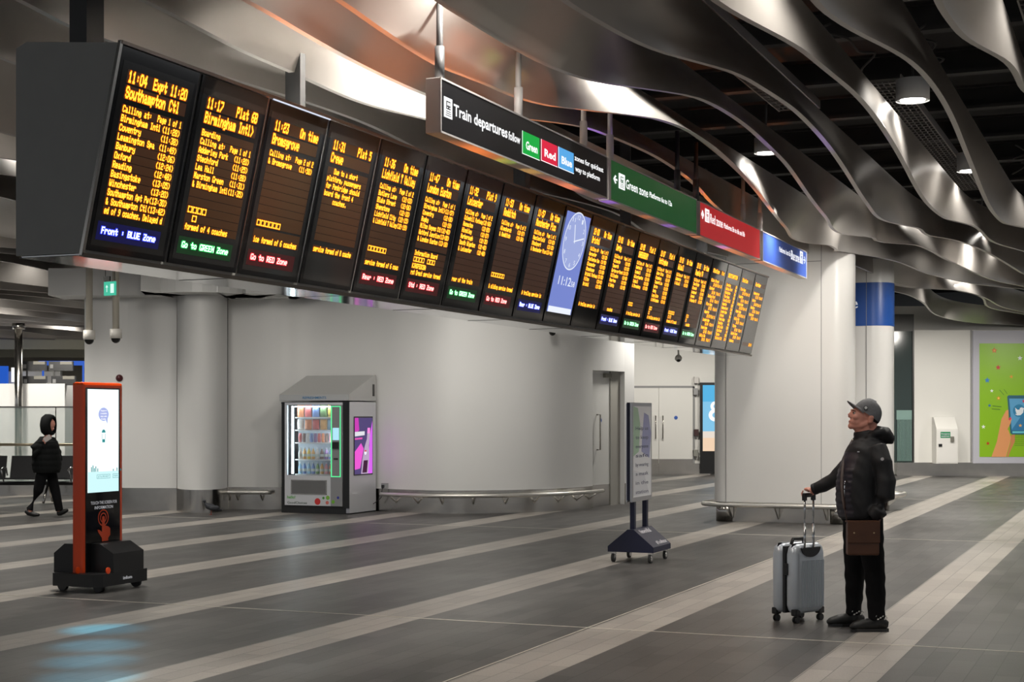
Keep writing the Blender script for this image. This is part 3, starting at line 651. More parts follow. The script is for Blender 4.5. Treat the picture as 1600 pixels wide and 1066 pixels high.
def sign(name, pa, pb, face, texts, icon=None, extra=None, label=None, posts=()):
    sa, sb = s_of(pa), s_of(pb)
    t = thing(name, label, 'sign', SP, RS)
    MB().box(sa, sb, 0, .1, SZB, SZT, bev=.006).build('sign_box', FRAME, t)
    fr = MB()
    for a in ((sa,sb,SZT-.012,SZT),(sa,sb,SZB,SZB+.012),(sa,sa+.012,SZB,SZT),(sb-.012,sb,SZB,SZT)): fr.box(a[0],a[1],-.008,0,a[2],a[3])
    fr.build('frame', FRAME, t)
    MB().box(sa+.012, sb-.012, -.003, 0, SZB+.012, SZT-.012).build('sign_face', face, t)
    tx = MB(); bg = MB(); M = Msign()
    for s_, p0, p1, yt, yb, off in texts:
        x0, x1, z0, z1 = sbox(p0, p1, yt, yb)
        n = len(tx.v); add_text(tx, s_, Matrix.Identity(4), x0, x1, z0, z1-z0, off)
        for j in range(n, len(tx.v)): u, v, _ = tx.v[j]; tx.v[j] = (u, -.006, v)
    if icon: train_icon(tx, bg, *icon, .003)
    if extra: extra(t, tx)
    tx.build('lettering', WLET, t)
    if bg.v: bg.build('icon_detail', face, t)
    for px, pm in posts:
        x = s_of(px); wd = .05
        MB().tube([(x,.05,SZT),(x,.05,4.35)], .022, 12).tube([(x,.05,SZT),(x,.05,SZT+.22)], .032, 12).build('hanger_post', pm, t)
    return t
def tiles(t, tx):
    for px0, px1, ya, yb, c, s_, nm_ in ((815,842,204,240,(.0,.42,.05),'Green','g'),(844.5,870,217,251,(.75,.01,.05),'Red','r'),(871.5,895.5,229,262,(.10,.42,.85),'Blue','b')):
        x0, x1, z0, z1 = sbox(px0, px1, ya, yb)
        MB().box(x0, x1, -.005, -.003, z0, z1).build('zone_tile', emi('tile_'+nm_, c, .95), t)
        n = len(tx.v); add_text(tx, s_, Matrix.Identity(4), x0+(x1-x0)*.2, x1-(x1-x0)*.14, z0+(z1-z0)*.27, (z1-z0)*.36, .03)
        for j in range(n, len(tx.v)): u, v, _ = tx.v[j]; tx.v[j] = (u, -.0075, v)
        for a in ((x0,x1,z0,z0+.005),(x0,x0+.005,z0,z1)): tx.box(a[0],a[1],-.007,-.005,a[2],a[3])
PORA = mat('post_white', (.5,.48,.47), .4)
sign('hanging_sign', 687, 948, mat('sign_black', (.006,.006,.007), .4, spec=.3),
     [('Train departures',708,791.5,161.5,180,.022),('follow',793.5,811.5,204,217.5,.02),('zones for quickest',897,941.5,241.5,250,.02),('way to platform',898,936,258.5,267,.02)],
     (692.5,705.5,150,182), tiles, 'long black hanging sign reading Train departures with green, red and blue tiles', [(698,MATS['post_dark']),(820,PORA),(921,PORA)])
def arrow(px0, px1, ya, yb, d):
    def f(t, tx):
        x0, x1, z0, z1 = sbox(px0, px1, ya, yb); xm = (x0+x1)/2; zm = (z0+z1)/2; w_ = (x1-x0)*.16; hz = .016
        if d == 'l': tx.box(x0+.02, x1, -.006, -.004, zm-.008, zm+.008); P = [(x0,zm),(xm,z1),(xm+.03,z1-.01),(x0+.03,zm),(xm+.03,z0+.01),(xm,z0)]
        elif d == 'r': tx.box(x0, x1-.02, -.006, -.004, zm-.008, zm+.008); P = [(x1,zm),(xm,z1),(xm-.03,z1-.01),(x1-.03,zm),(xm-.03,z0+.01),(xm,z0)]
        else: tx.box(xm-.012, xm+.012, -.006, -.004, z0, z1-.02); P = [(xm,z1),(x1,zm),(x1-.01,zm-.025),(xm,z1-.035),(x0+.01,zm-.025),(x0,zm)]
        n = len(tx.v); tx.v += [(a,-.0055,b) for a, b in P]; tx.f += [[n,n+1,n+2,n+3],[n,n+3,n+4,n+5]]; tx.m += [0,0]; tx.sm += [False]*2
    return f
sign('hanging_sign', 953, 1088, mat('sign_green', (.002,.11,.025), .35, emis=(.0,.2,.03), es=.22),
     [('Green zone',977,1011.5,279,294,.012),('Platforms 6a to 12a',1014,1049,299,307.5,.02)], (966,975.5,270,294), arrow(957.5,963.5,272,286,'l'),
     'green hanging sign reading Green zone with a left arrow', [(962,PORA),(1066,MATS['post_dark'])])
sign('hanging_sign', 1092.5, 1187, mat('sign_red', (.30,.01,.012), .35, emis=(.8,.02,.03), es=.4),
     [('Red zone',1109,1128.5,333,348,.012),('Platforms 5b to 6b and 8b',1130.5,1163,348,356,.02)], (1101,1107.5,325.5,346), arrow(1095,1099.3,327,341,'u'),
     'red hanging sign reading Red zone with an up arrow', [(1095,MATS['post_dark']),(1168,PORA)])
sign('hanging_sign', 1191, 1260, mat('sign_blue', (.03,.07,.30), .35, emis=(.05,.12,.5), es=.12),
     [('Platforms 1a to 5a',1217,1234.5,385,393,.02),('Blue zone',1235.5,1248.5,390,405,.012)], (1249.5,1253.8,392,411), arrow(1255,1258,400,412,'r'),
     'blue hanging sign reading Blue zone with a right arrow, farthest of the sign row', [(1194,PORA),])
# ------------------------------------------------------------------ information kiosk
ORANGE = mat('orange_paint', (.95,.085,.008), .3)
NAVY = mat('navy_metal', (.007,.009,.035), .45)
KP = at_z(130, 925, 0); KP.z = 0
kw = .46
def along_d1(px0, px1, Y): # length along s between two pixels starting at depth Y
    X = (px0-800)/F*Y; k = (px1-800)/F; return (k*Y-X)/(SA-k*CA)
def along_q(px0, px1, Y):
    X = (px0-800)/F*Y; k = (px1-800)/F; return (k*Y-X)/(CA+k*SA)
KY = KP.y; kw = along_d1(130, 192, KY); kd = -along_q(130, 112.5, KY)
k = thing('information_kiosk', 'orange and black touchscreen information kiosk on a black wheeled base', 'kiosk', KP, RS)
ZK = CH+(HZ-597)/F*KY
MB().box(0, kw, 0, kd, .06, ZK, bev=.025).build('casing', ORANGE, k)['label'] = 'orange casing'
MB().box(.03, kw-.05, -.006, .01, .1, ZK-.05, bev=.004).build('black_panel', GLOSS, k)
z1_ = CH+(HZ-608)/F*KY; z0_ = CH+(HZ-771)/F*KY
scn = MB().box(.055, kw-.08, -.011, -.006, z0_, z1_).build('screen', emi('kiosk_screen', (.86,1,1), 1.25), k)
KT = emi('kiosk_teal', (.05,.35,.36), .8); KL = emi('kiosk_lilac', (.42,.48,.85), 1.0); KC = emi('kiosk_pale', (.62,.93,.95), 1.05)
cx = (kw-.025)/2
MB().box(.055, kw-.08, -.0116, -.011, z0_, z0_+.19).build('screen_footer', KC, scn)
b = MB(); zc = z1_-.23
b.add([(cx-.0+.075*math.cos(R(a)), -.0125, zc+.062*math.sin(R(a))) for a in range(0,360,15)], [tuple(range(24))])
b.add([(cx+.03,-.0125,zc-.05),(cx+.055,-.0125,zc-.09),(cx+.06,-.0125,zc-.035)], [(0,1,2)]); b.build('speech_bubble', KL, scn)
b = MB(); Mk = Matrix(((1,0,0,0),(0,0,-1,-.0132),(0,1,0,0),(0,0,0,1)))
for j, s in enumerate(('Support', 'is available', 'stay safe', 'help')): add_text(b, s, Mk, cx-.045+.012*(j==3), cx+.045-.012*(j==3), zc+.028-j*.026, .015, .02)
b.build('bubble_text', emi('white_text', (1,1,1), 1.1), scn)
b = MB(); zf = zc-.16
b.add([(cx+.028*math.cos(R(a)), -.0125, zf-.01+.03*math.sin(R(a))) for a in range(0,181,20)], [tuple(range(10))]); b.box(cx-.02,cx+.02,-.0125,-.012,zf-.1,zf-.07)
b.box(cx-.026,cx-.022,-.0125,-.012,zf-.07,zf-.02); b.box(cx+.022,cx+.026,-.0125,-.012,zf-.07,zf-.02)
for x, h in ((.07,.045),(.085,.06),(.1,.035),(.115,.05),(.135,.03),(.3,.02),(.34,.03),(.38,.018)): b.box(x*kw/.42, x*kw/.42+.012, -.0125, -.012, z0_+.19, z0_+.19+h)
b.build('screen_drawing', KT, scn)
b = MB()
for a0, a1, s in ((.14,.29,'JOURNEY'),(.32,.39,'MAPS')):
    a0 *= kw/.45; a1 *= kw/.45; zz = z0_+.125
    for bx in ((a0,a1,zz,zz+.003),(a0,a1,zz+.035,zz+.038),(a0,a0+.003,zz,zz+.038),(a1-.003,a1,zz,zz+.038)): b.box(bx[0],bx[1],-.0125,-.012,bx[2],bx[3])
    add_text(b, s, Mk, a0+.012, a1-.012, zz+.011, .017, 0)
b.build('screen_buttons', KT, scn)
b = MB(); GT = emi('grey_text', (.6,.6,.62), .6); zz = CH+(HZ-790)/F*KY
Mb = Matrix(((1,0,0,0),(0,0,-1,-.0075),(0,1,0,0),(0,0,0,1)))
add_text(b, 'TOUCH THE SCREEN FOR', Mb, .1, kw-.1, zz, .03, .005); add_text(b, 'INFORMATION', Mb, .155, kw-.16, zz-.045, .03, .005); b.build('lettering', GT, k)
hnd = MB(); hx = kw*.48; hz = CH+(HZ-812)/F*KY; y = -.008
def ringq(mb, x, z, r0, r1, y, n=28):
    for i in range(n):
        a0, a1 = 2*math.pi*i/n, 2*math.pi*(i+1)/n
        mb.add([(x+r*math.cos(a), y, z+r*math.sin(a)) for r, a in ((r0,a0),(r1,a0),(r1,a1),(r0,a1))], [(0,1,2,3)])
ringq(hnd, hx, hz, .066, .078, y); ringq(hnd, hx, hz, .036, .047, y)
n0 = len(hnd.v); hnd.prism([(hx-.018,hz+.012),(hx,hz+.024),(hx+.018,hz+.012),(hx+.02,hz-.11),(hx+.075,hz-.13),(hx+.1,hz-.16),(hx+.1,hz-.25),(hx+.07,hz-.29),(hx+.07,hz-.33),(hx-.02,hz-.33),(hx-.025,hz-.28),(hx-.075,hz-.2),(hx-.085,hz-.16),(hx-.06,hz-.165),(hx-.02,hz-.2)], 'y', y-.002, y)
hnd.v = hnd.v[:n0]+[(x,yy,hz+(zz-hz)*.66) for x,yy,zz in hnd.v[n0:]]
hnd.build('touch_symbol', ORANGE, k)
bs = MB().prism([(-.03,-.24),(-.10,-.18),(-.10,.26),(-.03,.32),(kw+.02,.32),(kw+.08,.26),(kw+.08,-.18),(kw+.02,-.26)], 'z', .055, .17).build('wheeled_base', BLACK, k)
MB().prism([(-.25,.165),(-.25,.345),(-.10,.43),(-.006,.43),(-.006,.165)], 'x', .11, kw-.02).build('rear_hood', BLACK, k)
MB().prism([(kd+.22,.165),(kd+.22,.34),(kd+.10,.43),(kd+.0,.43),(kd,.165)], 'x', .02, kw-.02).build('rear_hood', BLACK, k)
for x, y in ((.02,-.16),(kw-.04,-.18),(.02,.24),(kw-.04,.24)): MB().tube([(x-.02,y,.05),(x+.02,y,.05)], .05, 16).build('wheel', BLACK, k)
b = MB()
for x, y in ((-.06,.02),(.03,-.245)): b.tube([(x,y,.2),(x,y-.012,.2)], .03, 14, ref=(1,0,0)).tube([(x,y,.2),(x,y-.014,.2)], .018, 10, 0, ref=(1,0,0))
b.build('warning_lamp', ORANGE, k)
b = MB(); b.tube([(.12,-.347,.11),(.12,-.345,.11)], .012, 10, ref=(1,0,0)); b = MB()
add_text(b, 'infom', Matrix(((1,0,0,0),(0,0,-1,-.262),(0,1,0,0),(0,0,0,1))), .24, .37, .1, .03, .02); b.build('base_lettering', GT, k)
# ------------------------------------------------------------------ vending machine
VY0 = 24.9; VP = Vector(((546-800)/F*VY0, VY0, 0)); VW = -along_q(546, 438.5, VY0); VD = .62
SIDE = along_d1(546, 587, VY0)
v = thing('vending_machine', 'tall silver vending machine with a lit glass front full of snacks and drinks', 'vending machine', VP, RQ)
# local: x from -VW (left) to 0 (right), y 0 .. SIDE
VD = SIDE
VG = mat('vending_grey', (.40,.40,.44), .35, .6); VL = mat('vending_silver', (.66,.67,.70), .3, .4)
ZV = CH+(HZ-628)/F*VY0
MB().box(-VW, -VW+.06, .03, VD, 0.0, ZV).build('side_panel', BLACK, v); MB().box(-.06, 0, .0, VD, .02, ZV).build('side_panel', VG, v)
MB().box(-.005, .004, .0, VD, .02, ZV).build('side_cladding', VL, v)
MB().box(-VW, 0, VD-.03, VD, 0, ZV).build('back_panel', BLACK, v); MB().box(-VW, 0, .02, VD, ZV-.03, ZV).build('top_panel', BLACK, v)
MB().box(-VW+.05, -.02, .01, VD, .0, .13).build('plinth', BLACK, v)
MB().box(-.11, -.001, -.012, .02, .1, ZV).build('corner_strip', BLACK, v)
xa, xb = -VW+.09, -.12      # door
xg = xa+(xb-xa)*.80         # glass right edge
zb = CH+(HZ-785)/F*VY0; zg0 = CH+(HZ-744)/F*VY0; zg1 = ZV-.05
door = MB().box(xa, xa+.04, -.02, .03, zg0, ZV-.02).box(xa, xb, -.02, .03, zg1, ZV-.01).box(xa, xg+.02, -.02, .03, .13, zg0).build('door', VL, v)
MB().box(xg, xb, -.022, .03, .13, ZV-.05).build('control_column', mat('vending_column', (.33,.33,.34), .4, .5), v)
GR = emi('green_strip', (.1,1,.35), 1.2)
b = MB(); x0, x1, z0, z1 = xg+.01, xb-.03, zg0-.02, zg1-.02
for a in ((x0,x0+.012,z0,z1),(x1-.012,x1,z0,z1),(x0,x1,z0,z0+.012),(x0,x1,z1-.012,z1)): b.box(a[0],a[1],-.028,-.022,a[2],a[3])
b.build('light_frame', GR, v)
MB().box(x0+.03, x1-.03, -.027, -.02, z0+.60, z0+.80).build('touch_display', emi('vend_display', (.45,.8,.95), 1), v)
MB().box(x0+.03, x1-.03, -.045, -.02, z0+.46, z0+.57, bev=.005).build('card_reader', BLACK, v)
MB().box(x0+.05, x1-.05, -.03, -.02, z0+.28, z0+.31).build('coin_slot', DARK, v)
MB().box(xa+.14, xg-.09, -.024, -.018, zg0-.30, zg0-.09).build('delivery_flap', mat('flap', (.16,.16,.16), .3, .3), v)
b = MB(); b.box(xa+.12, xg-.07, -.026, -.02, zg0-.09, zg0-.075); b.box(xa+.12, xg-.07, -.026, -.02, zg0-.315, zg0-.30); b.box(xa+.12, xa+.14, -.026,-.02, zg0-.31, zg0-.08); b.box(xg-.09, xg-.07, -.026,-.02, zg0-.31, zg0-.08)
b.build('flap_frame', STEEL, v)
# printed marks on the door
Mv = Matrix(((1,0,0,0),(0,0,-1,-.0225),(0,1,0,0),(0,0,0,1)))
b = MB(); add_text(b, 'hello!', Mv, xa+.05, xa+.2, zb-.06+.1, .05, .02); b.build('print_green', mat('print_green', (.1,.4,.06), .5), door)
b = MB(); add_text(b, 'GoodChoices', Mv, xa+.05, xa+.42, zb-.085+.04, .04, .02); b.build('print_grey', mat('print_grey', (.1,.14,.12), .5), door)
def disc(x, z, r, c, nm_):
    b = MB(); b.add([(x+r*math.cos(R(a)), -.0226, z+r*math.sin(R(a))) for a in range(0,360,20)], [tuple(range(18))]); b.build('printed_dot', mat(nm_, c, .5), door)
disc(xa+.62, zb+.0, .055, (.55,.03,.03), 'dot_red'); disc(xa+.73, zb+.06, .022, (.05,.25,.04), 'dot_dgreen'); disc(xa+.81, zb+.065, .035, (.2,.45,.05), 'dot_green'); disc(xa+.8, zb-.015, .03, (.6,.15,.12), 'dot_pink'); disc(xa+.91, zb-.0, .03, (.15,.4,.03), 'dot_leaf'); disc(xa+1.0, zb+.07, .022, (.03,.04,.3), 'dot_blue')
# glass, interior
MB().box(xa+.04, xg, -.004, .0, zg0, zg1).build('glass_front', mat('clear_glass', (1,1,1), .02, trans=1, spec=.3), v)
MB().box(xa, xg, .42, .44, zg0-.05, zg1).build('inner_back', mat('inner_pale', (.35,.4,.45), .5), v)
zs = [zg0+.03, zg0+.27, zg0+.57, zg0+.80, zg0+1.06]
H_ = zg1-zg0; zs = [zg0+.02+H_*f for f in (0,.21,.45,.63,.81)]
for z in zs: MB().box(xa+.15, xg-.02, .06, .40, z-.02, z).build('shelf', mat('shelf_white', (.75,.75,.75), .4), v)
MB().box(xa+.10, xa+.13, .03, .05, zg0+.02, zg1-.02).build('light_tube', emi('tube', (.8,.95,1), 22), v)
MB().box(xa+.16, xg-.03, .02, .035, zg1-.035, zg1-.02).build('light_tube', emi('tube', (.8,.95,1), 22), v)
ld = bpy.data.lights.new('vend', 'POINT'); ld.energy = 16; ld.color = (.85,.95,1); ld.shadow_soft_size = .1
lo = bpy.data.objects.new('vending_lamp', ld); col.objects.link(lo); lo.parent = v; lo.location = (xg+.06, .10, zg0+H_*.5)
# hood
hz1 = CH+(HZ-590)/F*(VY0+VD*.9)
hd = MB().prism([(-.03,ZV+.02),(-.03,ZV+.12),(VD-.06,hz1+.04),(VD,hz1+.04),(VD,ZV+.02)], 'x', -VW-.005, .005).build('hood', mat('hood_metal', (.58,.58,.57), .33, .6), v)
b = MB(); Mh = Matrix(((1,0,0,0),(0,0,-1,-.034),(0,1,0,0),(0,0,0,1))); add_text(b, 'REFRESHMENTS', Mh, -VW*.66, -VW*.32, ZV+.05, .04, .02); b.build('hood_lettering', mat('print_blue', (.05,.2,.4), .5), hd)
MB().box(.0,.012,VD-.12,VD-.06,ZV+.1,ZV+.3).build('hinge', DARK, hd)
# side advert
y0, y1 = VD*.17, VD*.84; za, zb2 = CH+(HZ-741)/F*25.2, CH+(HZ-653)/F*25.2
ad = MB().box(.004, .012, y0-.02, y1+.02, za-.02, zb2+.02).build('advert_screen', GLOSS, v)
MB().box(.012, .014, y0, y1, za, zb2).build('advert_picture', emi('ad_navy', (.10,.07,.22), .8), ad)
def adp(pts, x, c, nm_, s=1): MB().add([(x, y0+(y1-y0)*u, za+(zb2-za)*w_) for u, w_ in pts], [tuple(range(len(pts)))]).build(nm_, emi(nm_, c, s), ad)
adp([(0,.08),(.3,.1),(.5,.45),(.35,.55),(0,.4)], .0148, (.85,.1,.65), 'pink_splash', 1.0)
adp([(.0,.7),(.25,.78),(.2,1),(0,1)], .0148, (.65,.05,.5), 'magenta_splash', .9)
adp([(.72,0),(1,0),(1,.95),(.86,.7)], .0148, (.65,.12,.8), 'purple_splash', 1.1)
adp([(.35,0),(.75,0),(.82,.3),(.8,.5),(.86,.68),(.84,.78),(.72,.78),(.68,.62),(.55,.48),(.42,.25)], .0152, (.5,.38,.55), 'bottle_glass', 1.0)
adp([(.42,.02),(.68,.02),(.74,.24),(.5,.24)], .0156, (.05,.01,.04), 'cola', 1)
adp([(.7,.72),(.86,.72),(.86,.82),(.72,.82)], .0158, (.9,.25,.7), 'bottle_cap', 1.1)
adp([(0,.67),(.55,.69),(.55,.76),(0,.75)], .0158, (.85,.85,.9), 'white_lettering', .9)
adp([(0,.61),(.42,.62),(.42,.65),(0,.64)], .0158, (.9,.1,.5), 'pink_lettering', .9)
b = MB(); b.add([(.0160, y0+(y1-y0)*.6+.04*math.cos(R(a)), za+(zb2-za)*.38+.04*math.sin(R(a))) for a in range(0,360,20)], [tuple(range(18))]); b.build('round_emblem', emi('emb', (.9,.9,1), 1), ad)
b = MB(); b.add([(.0163, y0+(y1-y0)*.6+.038*math.cos(R(a)), za+(zb2-za)*.385+.036*math.sin(R(a))) for a in range(15,166,15)], [tuple(range(11))]); b.build('emblem_red', emi('embr', (.7,.03,.05), 1), ad)
# products: every packet, bar and bottle is a thing of its own
def vloc(x, y, z): return SQ(0,0)+Vector(VP)+Vector((x*CA+y*SA, -x*SA+y*CA, z))
cols = {'orange':(.75,.22,.04),'red':(.6,.04,.04),'blue':(.08,.2,.55),'yellow':(.8,.6,.03),'green':(.12,.3,.06),'white':(.75,.72,.68),'pale blue':(.3,.6,.8),'brown':(.16,.06,.03),'purple':(.2,.06,.3),'pink':(.7,.3,.35),'amber':(.75,.4,.08),'black':(.03,.03,.03)}
def packet(w_, h, c):
    P = []; mb = MB()
    for j in range(9):
        t = j/8; dpt = .035*math.sin(math.pi*t)**.6+.002; ww = w_/2*(1-.06*math.sin(math.pi*t))
        P.append((t*h, ww, dpt))
    for j, (z, ww, dp) in enumerate(P):
        pass
    vs = []
    for z, ww, dp in P:
        for a in range(12):
            an = 2*math.pi*a/12; vs.append((ww*math.copysign(abs(math.cos(an))**.6, math.cos(an)), dp*math.sin(an), z))
    mb.add(vs, [(i*12+a, i*12+(a+1) % 12, (i+1)*12+(a+1) % 12, (i+1)*12+a) for i in range(8) for a in range(12)], 0, True)
    mb.f.append(list(range(12))[::-1]); mb.m.append(0); mb.sm.append(False); mb.f.append(list(range(96,108))); mb.m.append(0); mb.sm.append(False)
    return mb
def bottle(r, h, c):
    mb = MB(); mb.tube([(0,0,0),(0,0,h*.08),(0,0,h*.5),(0,0,h*.66),(0,0,h*.8),(0,0,h*.9)], [r*.92,r,r,r*.85,r*.42,r*.36], 14)
    return mb
ordn = ['first','second','third','fourth','fifth','sixth','seventh','eighth','ninth','tenth']
rown = ['bottom','fourth','middle','second','top']
layout = {4:[('orange','p'),('red','p'),('blue','p'),('green','p'),('yellow','p')],
 3:[('white','p'),('orange','p'),('red','p'),('amber','p'),('pale blue','p')],
 2:[(c,'b') for c in ('red','brown','white','blue','purple','red','orange','brown','pink')],
 1:[(c,'t') for c in ('white','amber','yellow','amber','white','brown','purple','blue')],
 0:[(c,'t') for c in ('pale blue','blue','pale blue','blue','green','amber','pink','orange')]}
cache = {}
for r_, items in layout.items():
    n = len(items); xs0, xs1 = xa+.22, xg-.06; xs1 = xg-.07
    for i, (c, kind) in enumerate(items):
        x = xs0+(xs1-xs0)*i/(n-1) if kind != 'p' else xs0+.01+(xs1-xs0-.0)*i/(n-1)
        wd = (xs1-xs0)/(n-1)*.9; z = zs[r_]+.001
        loc = vloc(x, .11, z); m_ = mat('pack_'+c.replace(' ','_'), tuple(.8*v+.13 for v in cols[c]), .35)
        pos = '%s from the left on the %s shelf of the vending machine' % (ordn[i], rown[r_] if r_ != 1 else 'fourth')
        g = {'p':'crisp packets in the vending machine','b':'snack bars in the vending machine','t':'drink bottles in the vending machine'}[kind]
        if kind == 'p':
            o = bpy.data.objects.new('crisp_packet', cache.setdefault(('p',r_,c), packet(wd, .2 if r_ == 4 else .17, c).mesh('crisp_packet', m_)))
            nm_, ct = c+' crisp packet, ', 'crisps'
            col.objects.link(o); o.location = loc; o.rotation_euler = (0,0,RQ); tag(o, nm_+pos, ct, g)
        elif kind == 'b':
            o = bpy.data.objects.new('snack_bar', cache.setdefault(('b',r_,c), packet(wd*.8, .15, c).mesh('snack_bar', m_)))
            col.objects.link(o); o.location = loc; o.rotation_euler = (0,0,RQ); tag(o, c+' wrapped snack bar, '+pos, 'snack', g)
        else:
            h = min(.2, (H_*.19)-.03)
            t = thing('drink_bottle', c+' drink bottle, '+pos, 'bottle', loc, RQ, g)
            for nm2, key, mk, mm in (('bottle_body', ('t',c), lambda: bottle(wd*.42, h, c), m_), ('bottle_cap', 'cap', lambda: MB().cyl(0,0,h*.9,h,wd*.18,12), mat('cap_white', (.7,.75,.8), .4)), ('bottle_label', 'lab', lambda: MB().tube([(0,0,h*.22),(0,0,h*.45)], wd*.43, 14, cap=False), mat('label_pale', (.6,.65,.6), .5))):
                me = cache.get(key) or cache.setdefault(key, mk().mesh(nm2, mm)); q = bpy.data.objects.new(nm2, me); col.objects.link(q); q.parent = t
# ------------------------------------------------------------------ wheeled poster stand
SY0 = 16.6; sp = Vector(((1021-800)/F*SY0, SY0, 0))
st = thing('poster_stand', 'dark blue wheeled poster stand with a pale framed poster', 'sign', sp, RQ)
sw = -along_q(1021, 949.5, SY0); sl_ = along_d1(1021, 1048, SY0)
# local x from -sw (left) to 0, y 0..sl_
zb0 = .115; zr = CH+(HZ-829)/F*SY0; xm = -sw*.5
MB().prism([(-sw,zb0),(-sw,zb0+.06),(xm-.035,zr),(xm+.035,zr),(0,zb0+.06),(0,zb0)], 'y', 0, sl_).build('base', NAVY, st)
for x, y in ((-sw+.05,.05),(-.05,.05),(-sw+.05,sl_-.05),(-.05,sl_-.05)):
    w_ = MB().tube([(x-.014,y,.05),(x+.014,y,.05)], .05, 18).build('wheel', mat('rubber', (.03,.03,.03), .6), st)
    MB().tube([(x-.017,y,.05),(x+.017,y,.05)], .03, 14).build('hub', CHROME, w_); MB().box(x-.025, x+.025, y-.02, y+.03, .085, .118).build('caster_fork', CHROME, w_)
zt_ = CH+(HZ-629)/F*SY0; zp0 = CH+(HZ-783)/F*SY0
for y in (sl_*.16, sl_*.84): MB().box(xm-.03, xm+.02, y-.03, y+.03, zr-.04, zt_-.01).build('post', NAVY, st)
b = MB(); b.box(xm-.035, xm+.0, -.02, sl_+.05, zp0, zt_)
b.build('backing', NAVY, st); MB().box(xm, xm+.025, -.02, sl_+.05, zp0-.02, zt_, bev=.004).build('poster_frame', mat('silver_frame', (.5,.5,.52), .3, .8), st)
MB().box(xm-.05, xm-.035, -.0, sl_+.04, zp0-.02, zt_-.01).build('poster_frame', MATS['silver_frame'], st)
pp = MB().box(xm+.025, xm+.027, .02, sl_+.01, zp0+.03, zt_-.04).build('poster', mat('poster_white', (.82,.83,.86), .3), st)
xo = xm+.0275
def pst(pts, c, nm_): MB().add([(xo, .02+(sl_-.01)*u, zp0+.03+(zt_-zp0-.07)*w2) for u, w2 in pts], [tuple(range(len(pts)))]).build(nm_, mat('p_'+nm_, c, .4), pp)
pst([(0,.45),(.3,.5),(.38,.8),(.25,.98),(0,1)], (.42,.62,.45), 'green_shape'); pst([(.45,.5),(.9,.42),(1,.7),(.85,.9),(.6,.93),(.5,.7)], (.35,.37,.6), 'blue_shape'); pst([(0,.02),(.9,.02),(.6,.25),(0,.3)], (.7,.71,.75), 'grey_shape')
b = MB(); Mp = Matrix(((0,0,1,xo+.001),(1,0,0,0),(0,1,0,0),(0,0,0,1)))
for j, s in enumerate(('Help us', 'to keep', 'everyone', 'safe', 'by wearing', 'a mask', 'in the', 'station')):
    add_text(b, s, Mp, .1, sl_*.85, zt_-.3-j*.1, .04, .01)
b.build('poster_text', mat('p_text', (.12,.13,.2), .5), pp)
# text on the slope
nx = Vector((zr-zb0-.06, 0, -xm-.035)).normalized(); upv = Vector((-(-xm-.035), 0, zr-zb0-.06)).normalized()
O = Vector((-.0,0,zb0+.06))+nx*.004
Ms = Matrix(((0,upv.x,nx.x,O.x),(1,0,0,O.y),(0,upv.z,nx.z,O.z),(0,0,0,1)))
SLn = math.hypot(-xm-.035, zr-zb0-.06)
b = MB(); add_text(b, 'NetworkRail', Ms, sl_*.16, sl_*.72, SLn*.74, .06, .03); add_text(b, '#YouMatter', Ms, sl_*.35, sl_*.92, SLn*.1, .05, .03); b.build('base_lettering', mat('white_print', (.6,.6,.65), .5), st)
# ------------------------------------------------------------------ suitcase
a_ = at_z(1244.5, 975, 0); ang = R(41)
su = thing('suitcase', 'silver ribbed hard-shell suitcase with raised handle beside the man', 'suitcase', a_, ang)
SILV = mat('suitcase_shell', (.50,.54,.59), .35, .3); W2, D2, H2 = .355, .23, .535
def shell(x0, x1, y0, y1, z0, z1, ribs):
    pts = []; r = .05
    mb = MB(); levels = [(z0,.03),(z0+.02,.01),(z0+.06,0),(z1-.08,0),(z1-.03,.012),(z1,.045)]
    rings = []
    for z, ins in levels:
        base = stadium(x0+ins, x1-ins, y0+ins*.5, y1-ins*.5, .05, 5); rings.append([(x,y,z) for x, y in base])
    n = len(rings[0]); vs = [p for r_ in rings for p in r_]
    mb.add(vs, [(i*n+k, i*n+(k+1) % n, (i+1)*n+(k+1) % n, (i+1)*n+k) for i in range(len(rings)-1) for k in range(n)], 0, True)
    mb.f.append(list(range(n))[::-1]); mb.m.append(0); mb.sm.append(False); mb.f.append([(len(rings)-1)*n+k for k in range(n)]); mb.m.append(0); mb.sm.append(False)
    return mb
zb_ = .075
fs_ = shell(-.02, W2, -.01, D2*.5-.012, zb_, zb_+H2, 0)
for i in range(13): x = .055+i*.0215; fs_.box(x, x+.009, -.016, -.006, zb_+.04, zb_+H2-.13-.06*math.sin(math.pi*i/12)*0, bev=.003)
fs_.build('front_shell', SILV, su)
bs_ = shell(-.02, W2, D2*.5+.012, D2+.01, zb_, zb_+H2, 0)
bs_.build('back_shell', SILV, su)
MB().prism(stadium(-.015, W2-.005, D2*.5-.014, D2*.5+.014, .013, 3), 'z', zb_, zb_+H2-.02).build('zip_band', BLACK, su)
MB().box(-.032, -.018, D2*.5-.05, D2*.5-.01, zb_+H2*.55, zb_+H2*.72, bev=.004).build('side_handle', BLACK, su)
MB().tube([(.08,D2*.5,zb_+H2-.01),(.1,D2*.5,zb_+H2+.03),(.22,D2*.5,zb_+H2+.03),(.24,D2*.5,zb_+H2-.01)], .014, 8).build('top_handle', BLACK, su)
hsk = MB(); cx_, zc_ = .16, zb_+H2-.03
hsk.add([(cx_+.115*math.cos(R(a)), -.018, zc_+.075*math.sin(R(a))) for a in range(180,361,10)], [tuple(range(19))])
hsk.prism([(cx_+.115*math.cos(R(a)), zc_+.075*math.sin(R(a))) for a in range(180,361,10)], 'y', -.018, .01); hsk.build('handle_recess', BLACK, su)
HTZ = .985
tl = MB()
